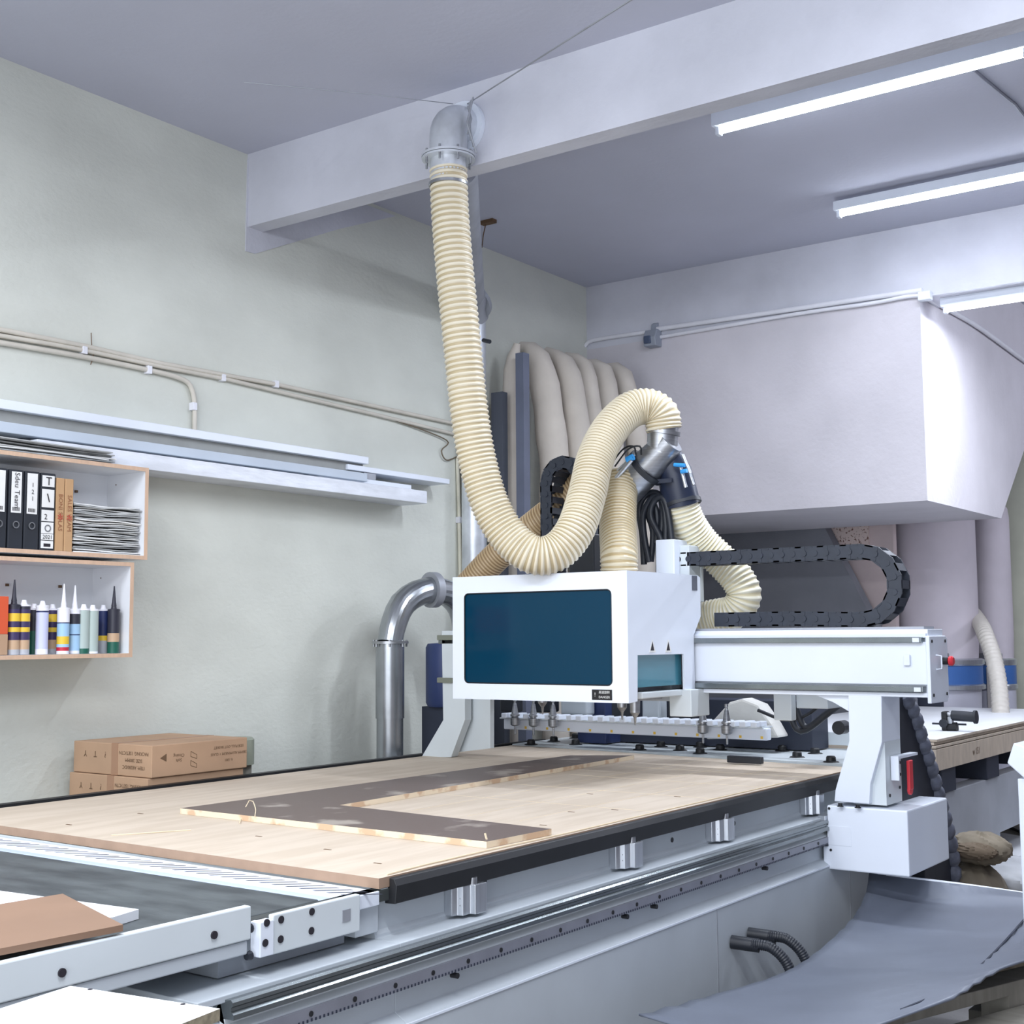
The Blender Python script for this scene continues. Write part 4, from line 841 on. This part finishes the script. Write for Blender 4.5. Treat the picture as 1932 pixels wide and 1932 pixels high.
# ------------------------------------------------------------------ dust collectors on the right
def collector(ua, ub, y, vtop, label, hose_side):
    a, b = at(ua, 1200, y=y), at(ub, 1200, y=y); r = (b.x-a.x)/2; cx = (a.x+b.x)/2
    t = thing('dust_collector', label, 'dust collector', (cx, y, 0), 'drum dust collectors with tall cloth bags')
    z1 = at(ub, 1242, y=y).z; z2 = at(ub, 1290, y=y).z; z3 = at(ub, 1350, y=y).z; zt = at((ua+ub)/2, vtop, y=y).z
    MB().lathe([(r*.96, z1), (r*1.0, z1+.2), (r*1.0, zt-.12), (r*.94, zt-.05), (r*.7, zt), (.02, zt+.01)], (cx, y, 0), n=40).build('filter_bag', bagw, t, smooth=50)
    MB().lathe([(r*1.06, z1-.05), (r*1.1, z1-.04), (r*1.1, z1-.01), (r*1.02, z1)], (cx, y, 0), n=40).build('upper_band', alu, t, smooth=40)
    MB().lathe([(r*1.05, z2), (r*1.05, z1-.05)], (cx, y, 0), n=40).build('drum', bluem, t, smooth=40)
    MB().lathe([(r*1.05, z2-.04), (r*1.1, z2-.035), (r*1.1, z2-.01), (r*1.05, z2)], (cx, y, 0), n=40).build('lower_band', alu, t, smooth=40)
    MB().lathe([(r*.95, .35), (r*1.0, z2-.04)], (cx, y, 0), n=40).build('collection_bag', mat('clear_bag', (206, 206, 220), .35, var=.06), t, smooth=40)
    MB().box(cx-r, cx+r, y-r, y+r, .30, .35).build('base_plate', dark, t)
    for sx in (-1, 1):
        for sy in (-1, 1): MB().box(cx+sx*r*.9-.02, cx+sx*r*.9+.02, y+sy*r*.9-.02, y+sy*r*.9+.02, 0, .30).build('leg', dark, t)
    sx = cx+r*.05; MB().box(sx-.025, sx+.02, y-r*1.14, y-r*1.1, z3-.15, z1-.06).build('support_strap', mat('strap_steel', (190, 184, 180), .5), t, bevel=.003)
    for s_ in (-.3, .55): MB().box(cx+r*s_-.02, cx+r*s_+.02, y-r*1.13, y-r*1.02, z1-.02, z1+.04).build('latch', steel, t, bevel=.004)
    return t
collector(1690, 1845, 9.35, 950, 'nearer dust collector with tall white bag over blue drum', 1)
collector(1838, 1912, 10.0, 948, 'further dust collector with tall bag, beside the cream pillar', 1)
mm = MB(); hose(mm, [at(1838, 1160, y=9.72), at(1849, 1176, y=9.3), at(1858, 1195, y=8.9), at(1874, 1240, y=8.75), at(1884, 1290, y=8.65), at(1888, 1345, y=8.55), at(1890, 1400, y=8.5)], .055, pitch=.03, amp=.08, n=20)
tag(mm.build('grey_hose', mat('grey_hose_plastic', (196, 190, 182), .5), smooth=60), 'grey ribbed hose hanging between the two blue drums', 'hose')
# ------------------------------------------------------------------ bench with sheets
BX = -2.02; B = lambda u, v, x=BX: at(u, v, x=x)
zb_lo, zb_m, zb_h = B(1767, 1456).z, B(1760, 1418).z, B(1750, 1399).z
yn, yf = 6.22, 9.0
tag(MB().box(-3.2, BX, yn, yf, zb_lo, zb_m+.005).build('core_board', bench_m, bevel=.002), 'thick pale board with a penned number at the bottom of the sheet stack', 'board', 'boards stacked on the bench')
m = MB().text('w 151', .05, (BX+.001, 6.85, (zb_lo+zb_m)/2), (0, 1, 0), (0, 0, 1)); m.build('penned_number', inkb, bpy.data.objects['core_board'])
dz = (zb_h-zb_m-.006)/3
for k, lb in enumerate(('thin board second from the bottom of the sheet stack', 'thin board third from the bottom of the sheet stack', 'white topped board, uppermost of the sheet stack')):
    o_ = MB().box(-3.2, BX-.012*(k % 2), yn+.01*k, yf, zb_m+.006+dz*k+.003, zb_m+.006+dz*(k+1)).build('sheet_board', [melam if k == 2 else bench_m, bench_m], bevel=.001)
    for p in o_.data.polygons:
        if abs(p.normal.z) < .5: p.material_index = 1
    tag(o_, lb, 'board', 'boards stacked on the bench')
t = thing('stacking_bench', 'pale steel bench frame on the right carrying the board stack', 'bench', (-2.4, 7.6, 0))
z1 = B(1780, 1500).z
MB().box(-2.14, BX-.03, yn-.1, yf, zb_lo-.42, zb_lo-.12).build('side_beam', mat('dusty_beam', (168, 172, 180), .6, var=.1, scale=4), t, bevel=.004)
for y in (6.35, 7.1, 8.0): MB().box(-3.1, BX-.02, y, y+.22, zb_lo-.12, zb_lo-.001).build('bearer', dark, t, bevel=.004)
for y in (7.4, 8.6): MB().box(-2.2, -2.1, y, y+.1, 0, zb_lo-.42).build('leg', frame_w, t)
for y in (6.6, 8.6): MB().box(-3.1, -3.0, y, y+.1, 0, zb_lo-.12).build('leg', frame_w, t)
# router grinder on the sheets
c = at(1785, 1378, z=zb_h+.001); D0 = c
t = thing('hand_tool', 'black hand tool with foam grip handle standing on the white sheets', 'tool', D0)
k_ = 1.0
def T_(u, v): return at(u, v, y=D0.y)
MB().box(T_(1779, 1360).x, T_(1789, 1360).x, D0.y-.03, D0.y+.03, D0.z, T_(1784, 1342).z).build('tool_body', black, t, bevel=.006)
MB().cyl(T_(1796, 1350), T_(1840, 1353), .026, n=20).build('handle', blackp, t, smooth=40)
MB().cyl(T_(1838, 1353), T_(1843, 1353), .034, n=20).build('handle_flange', blackp, t, smooth=40)
MB().cyl(T_(1787, 1348), T_(1797, 1350), .014, n=14).build('handle_joint', steel, t)
MB().cyl(T_(1759, 1365), T_(1823, 1367), .005, n=8).build('cross_rod', blackp, t)
MB().cyl(T_(1788, 1373), T_(1806, 1372), .025, n=14).build('collet', black, t)
MB().box(T_(1789, 1358).x, T_(1798, 1358).x, D0.y-.02, D0.y+.02, T_(1790, 1365).z, T_(1790, 1352).z).build('gear_housing', alu, t, bevel=.004)
MB().cyl(Vector((T_(1784, 1364).x, D0.y-.04, T_(1784, 1364).z)), Vector((T_(1784, 1364).x, D0.y-.03, T_(1784, 1364).z)), .022, n=16).build('knob', blackp, t)
c = at(1705, 1316, y=9.01); d_ = at(1776, 1316, y=9.01)
tag(MB().box(c.x, d_.x, 9.01, 9.06, 0, c.z).build('dark_cabinet', dark, bevel=.004), 'dark navy cabinet in the shadow between the bench and the blue drum', 'cabinet')
# ------------------------------------------------------------------ black gantry chain and guard
GX = -1.80; Q = lambda u, v: at(u, v, x=GX)
t = thing('gantry_cable_guard', 'black guard with thick grey chain slanting to the floor behind the gantry', 'cable chain', (GX, 5.5, 0))
gp_ = [Q(1697, 1315), Q(1708, 1315), Q(1740, 1400), Q(1765, 1480), Q(1787, 1560), Q(1798, 1668), Q(1745, 1668), Q(1745, 1540), Q(1690, 1500), Q(1690, 1400)]
gp_ = [Vector((GX, p.y, max(p.z, .02))) for p in gp_]
MB().prism(gp_, (-.1, 0, 0)).build('guard_plate', mat('guard_black', (36, 40, 52), .6, var=.25, scale=14), t, bevel=.003)
P, Lg = spline([Q(1704, 1312), Q(1722, 1345), Q(1735, 1390), Q(1752, 1440), Q(1768, 1500), Q(1785, 1560), Q(1797, 1625), Q(1800, 1690)], 17)
lk = mat('chain_grey', (98, 102, 116), .5, var=.3, scale=30)
for i in range(16):
    a_, b_ = P[i], P[i+1]; 
    MB().sweep([a_, a_+(b_-a_)*.3, a_+(b_-a_)*.8, a_+(b_-a_)*1.15], [.018, .034, .034, .02], 10).build('chain_link', lk, t, smooth=50)
# ------------------------------------------------------------------ floor clutter on the right
def onfloor(u, v): return at(u, v, z=.0)
g_c = 'boards and scraps on the floor right of the machine'
tag(MB().box(-1.75, -.6, 6.2, 7.6, 0, .06).build('floor_board', woodg, bevel=.003), 'wide grey board lying on the floor under the bench', 'board', g_c)
t = thing('blue_machine_case', 'dark blue tool case with paper on top below the bench', 'case', (-1.75, 7.2, .06))
cc = at(1838, 1534, z=.222)
t.location = cc; WL[t.name] = cc
MB().box(cc.x-.12, cc.x+.10, cc.y, cc.y+.3, .221, cc.z+.05).build('case_body', bluedk, t, bevel=.02)
MB().box(cc.x-.13, cc.x+.11, cc.y-.01, cc.y+.31, cc.z+.05, cc.z+.075).build('case_lid', bluem, t, bevel=.006)
MB().box(cc.x-.10, cc.x+.09, cc.y+.02, cc.y+.28, cc.z+.075, cc.z+.09).build('paper_sheaf', paper, t)
c = onfloor(1880, 1640)
# low stack with pale board and cable
c0 = at(1870, 1560, z=.22)
tag(MB().prism([(c0.x-.45, c0.y-.3, .02), (c0.x+.6, c0.y-.25, .02), (c0.x+.6, c0.y+.6, .02), (c0.x-.3, c0.y+.6, .02)], (0, 0, .2)).build('board_stack', woodg, bevel=.004), 'stack of pale dusty boards on the floor behind the console', 'boards', g_c)
P, _ = spline([at(1798, 1541, z=.235), at(1835, 1542, z=.235), at(1880, 1552, z=.235), at(1935, 1572, z=.235), at(1990, 1590, z=.235)], 30)
tag(MB().sweep(P, .012, 10).build('black_cable', black, smooth=50), 'thick black cable curving across the dusty boards', 'cable')
for k in range(14):
    u, v = random.uniform(1805, 1930), random.uniform(1520, 1545); p = at(u, v, z=.225); w_, l_ = random.uniform(.02, .06), random.uniform(.06, .2); an = random.uniform(0, 3)
    dx, dy = Vector((math.cos(an), math.sin(an), 0))*l_, Vector((-math.sin(an), math.cos(an), 0))*w_
    tag(MB().prism([p, p+dx, p+dx+dy, p+dy], (0, 0, .008)).build('wood_scrap', random.choice((melam, bench_m, woodg))), 'thin wood scrap on the dusty board stack below the bench', 'scrap', 'wood scraps on the board stack')
# canvas bag
pc = at(1835, 1640, z=.0)
def blob(mb, c, rx, ry, rz, seed, amp=.18, n=22):
    rn = random.Random(seed); ks = [(rn.uniform(2, 6), rn.uniform(2, 6), rn.uniform(2, 6), rn.uniform(0, 6)) for _ in range(6)]
    vs = []; c = Vector(c)
    for i in range(n+1):
        th = math.pi*i/n
        for k in range(n*2):
            p_ = math.pi*k/n; d = Vector((math.sin(th)*math.cos(p_), math.sin(th)*math.sin(p_), math.cos(th)))
            q_ = sum(abs(math.sin(a_*d.x*2+b_*d.y*2+e_*d.z*2+f_)) for a_, b_, e_, f_ in ks)/6-.6
            vs.append(c+Vector((d.x*rx, d.y*ry, d.z*rz))*(1+amp*q_*2))
    m_ = n*2; mb.add(vs, [(i*m_+k, i*m_+(k+1) % m_, (i+1)*m_+(k+1) % m_, (i+1)*m_+k) for i in range(n) for k in range(m_)])
    return mb
Z_ = lambda u, v, y=5.9: at(u, v, y=y)
p0 = Z_(1835, 1650)
t = thing('canvas_sack', 'crumpled tan canvas sack lying beside the black chain guard', 'sack', (p0.x, 5.9, 0))
m = MB(); blob(m, (p0.x, 5.9, .22), .17, .22, .24, 3, .1); blob(m, Z_(1850, 1600), .13, .12, .07, 5, .14); blob(m, (Z_(1895, 1680).x, 5.9, .16), .2, .2, .16, 8, .12)
m.build('sack_body', canvas, t, smooth=40)
m = MB(); blob(m, Z_(1840, 1606, 5.75), .09, .05, .035, 9, .2); m.build('sack_roll', mat('tan_canvas', (112, 98, 82), .9, var=.1), t, smooth=40)
tag(blob(MB(), Z_(1915, 1655, 6.3), .2, .25, .09, 12, .12).build('plastic_wrap', mat('dusty_wrap', (170, 172, 176), .5, var=.15, scale=10), smooth=40), 'crumpled grey plastic wrap behind the canvas sack', 'wrap')
a, b = at(1800, 1592, z=.26), at(1925, 1625, z=.26)
tag(MB().prism([(a.x, a.y, .232), (b.x+.15, b.y-.2, .232), (b.x+.5, b.y+.5, .232), (a.x+.1, a.y+.6, .232)], (0, 0, .025)).build('pale_panel', melam), 'pale white panel lying on the dusty boards under the cable', 'panel')
# console post at right edge
yk = 4.6
K = lambda u, v: at(u, v, y=yk)
t = thing('control_console', 'white console post with tilted panel cut off by the right photo edge', 'console', (K(1965, 1700).x, yk, 0))
MB().prism([K(1900, 1440), K(1912, 1402), K(1990, 1430), K(1990, 1520)], (0, .25, 0)).build('tilted_panel', white, t, bevel=.004)
MB().box(K(1922, 1600).x, K(1990, 1600).x, yk+.02, yk+.2, 0, K(1922, 1470).z).build('post', white, t, bevel=.004)
# ------------------------------------------------------------------ vinyl sheet
rows = [[(1640, 1648, .52), (1735, 1660, .515), (1840, 1673, .50), (1935, 1687, .49), (2060, 1708, .48)],
        [(1632, 1690, .46), (1730, 1695, .45), (1840, 1708, .45), (1950, 1722, .46), (2060, 1735, .47)],
        [(1600, 1745, .41), (1700, 1750, .41), (1810, 1755, .42), (1930, 1760, .44), (2050, 1770, .47)],
        [(1495, 1830, .39), (1600, 1825, .39), (1720, 1820, .41), (1860, 1812, .44), (2000, 1800, .47)],
        [(1330, 1885, .40), (1450, 1885, .41), (1590, 1880, .43), (1750, 1858, .45), (1900, 1826, .47)],
        [(1205, 1919, .42), (1330, 1955, .43), (1470, 1985, .44), (1640, 1945, .45), (1800, 1885, .46)]]
G = [[at(u, v, z=z) for u, v, z in rw] for rw in rows]
G = [spline(rw, 25)[0] for rw in G]
cols = [spline([G[i][j] for i in range(6)], 31)[0] for j in range(25)]
vs = [c[i] for i in range(31) for c in cols]
for k, v_ in enumerate(vs): v_.z += .004*math.sin(k*.37)*math.sin(k*.011)
fs = [(i*25+j, i*25+j+1, (i+1)*25+j+1, (i+1)*25+j) for i in range(30) for j in range(24)]
sh = MB().add(vs, fs).build('vinyl_sheet', vinyl, smooth=180, thick=.006)
tag(sh, 'large sagging grey vinyl sheet in the bottom right foreground', 'sheet')
m = MB().sweep([cols[j][0]+Vector((0, 0, .002)) for j in range(25)], .006, 8); m.build('pale_edge', white, sh, smooth=50)
m = MB().sweep(spline([at(u, v, z=z) for u, v, z in ((1932, 1735, .455), (1890, 1782, .445), (1840, 1830, .45), (1780, 1870, .456), (1700, 1905, .46))], 30)[0], .0035, 6); m.build('fold_line', dark, sh)
# timber beneath the sheet
t = thing('timber_stack', 'stack of grey timber planks under the front corner of the vinyl sheet', 'timber', (-1.1, 3.6, 0))
a, b = at(1570, 1945, z=.40), at(1895, 1862, z=.40)
d = (b-a).normalized(); n_ = Vector((d.y, -d.x, 0))
for k, (o0, w_, z_, l_) in enumerate(((-.12, .10, .40, 1.0), (-.01, .12, .33, 1.0), (.13, .14, .26, .95), (.28, .15, .19, .9))):
    st = a+n_*o0-d*.4; MB().prism([Vector((*(st).xy, z_)), Vector((*(st+d*(l_+.75)).xy, z_)), Vector((*(st+d*(l_+.75)+n_*w_).xy, z_)), Vector((*(st+n_*w_).xy, z_))], (0, 0, -.035 if k else -.04)).build('plank', woodg, t, bevel=.003)
    MB().prism([Vector((*(st+d*.3).xy, z_-.035)), Vector((*(st+d*.4).xy, z_-.035)), Vector((*(st+d*.4+n_*w_).xy, z_-.035)), Vector((*(st+d*.3+n_*w_).xy, z_-.035))], (0, 0, -(z_-.035))).build('riser', woodg, t)
    MB().prism([Vector((*(st+d*1.2).xy, z_-.035)), Vector((*(st+d*1.3).xy, z_-.035)), Vector((*(st+d*1.3+n_*w_).xy, z_-.035)), Vector((*(st+d*1.2+n_*w_).xy, z_-.035))], (0, 0, -(z_-.035))).build('riser', woodg, t)
p = at(1932, 1866, z=.28)
tag(MB().lathe([(.02, .26), (.13, .262), (.16, .285), (.163, .285), (.135, .255), (.02, .252)], (p.x+.02, p.y, 0), n=36).build('white_dish', white, smooth=50), 'shallow white dish on the timber at the right photo edge', 'dish')
p = at(1900, 1900, z=.2)
tag(MB().box(p.x-.1, p.x+.25, p.y-.1, p.y+.2, 0, .2).build('wooden_block', woodg, bevel=.004), 'rough wooden block on the floor in the bottom right corner', 'block')
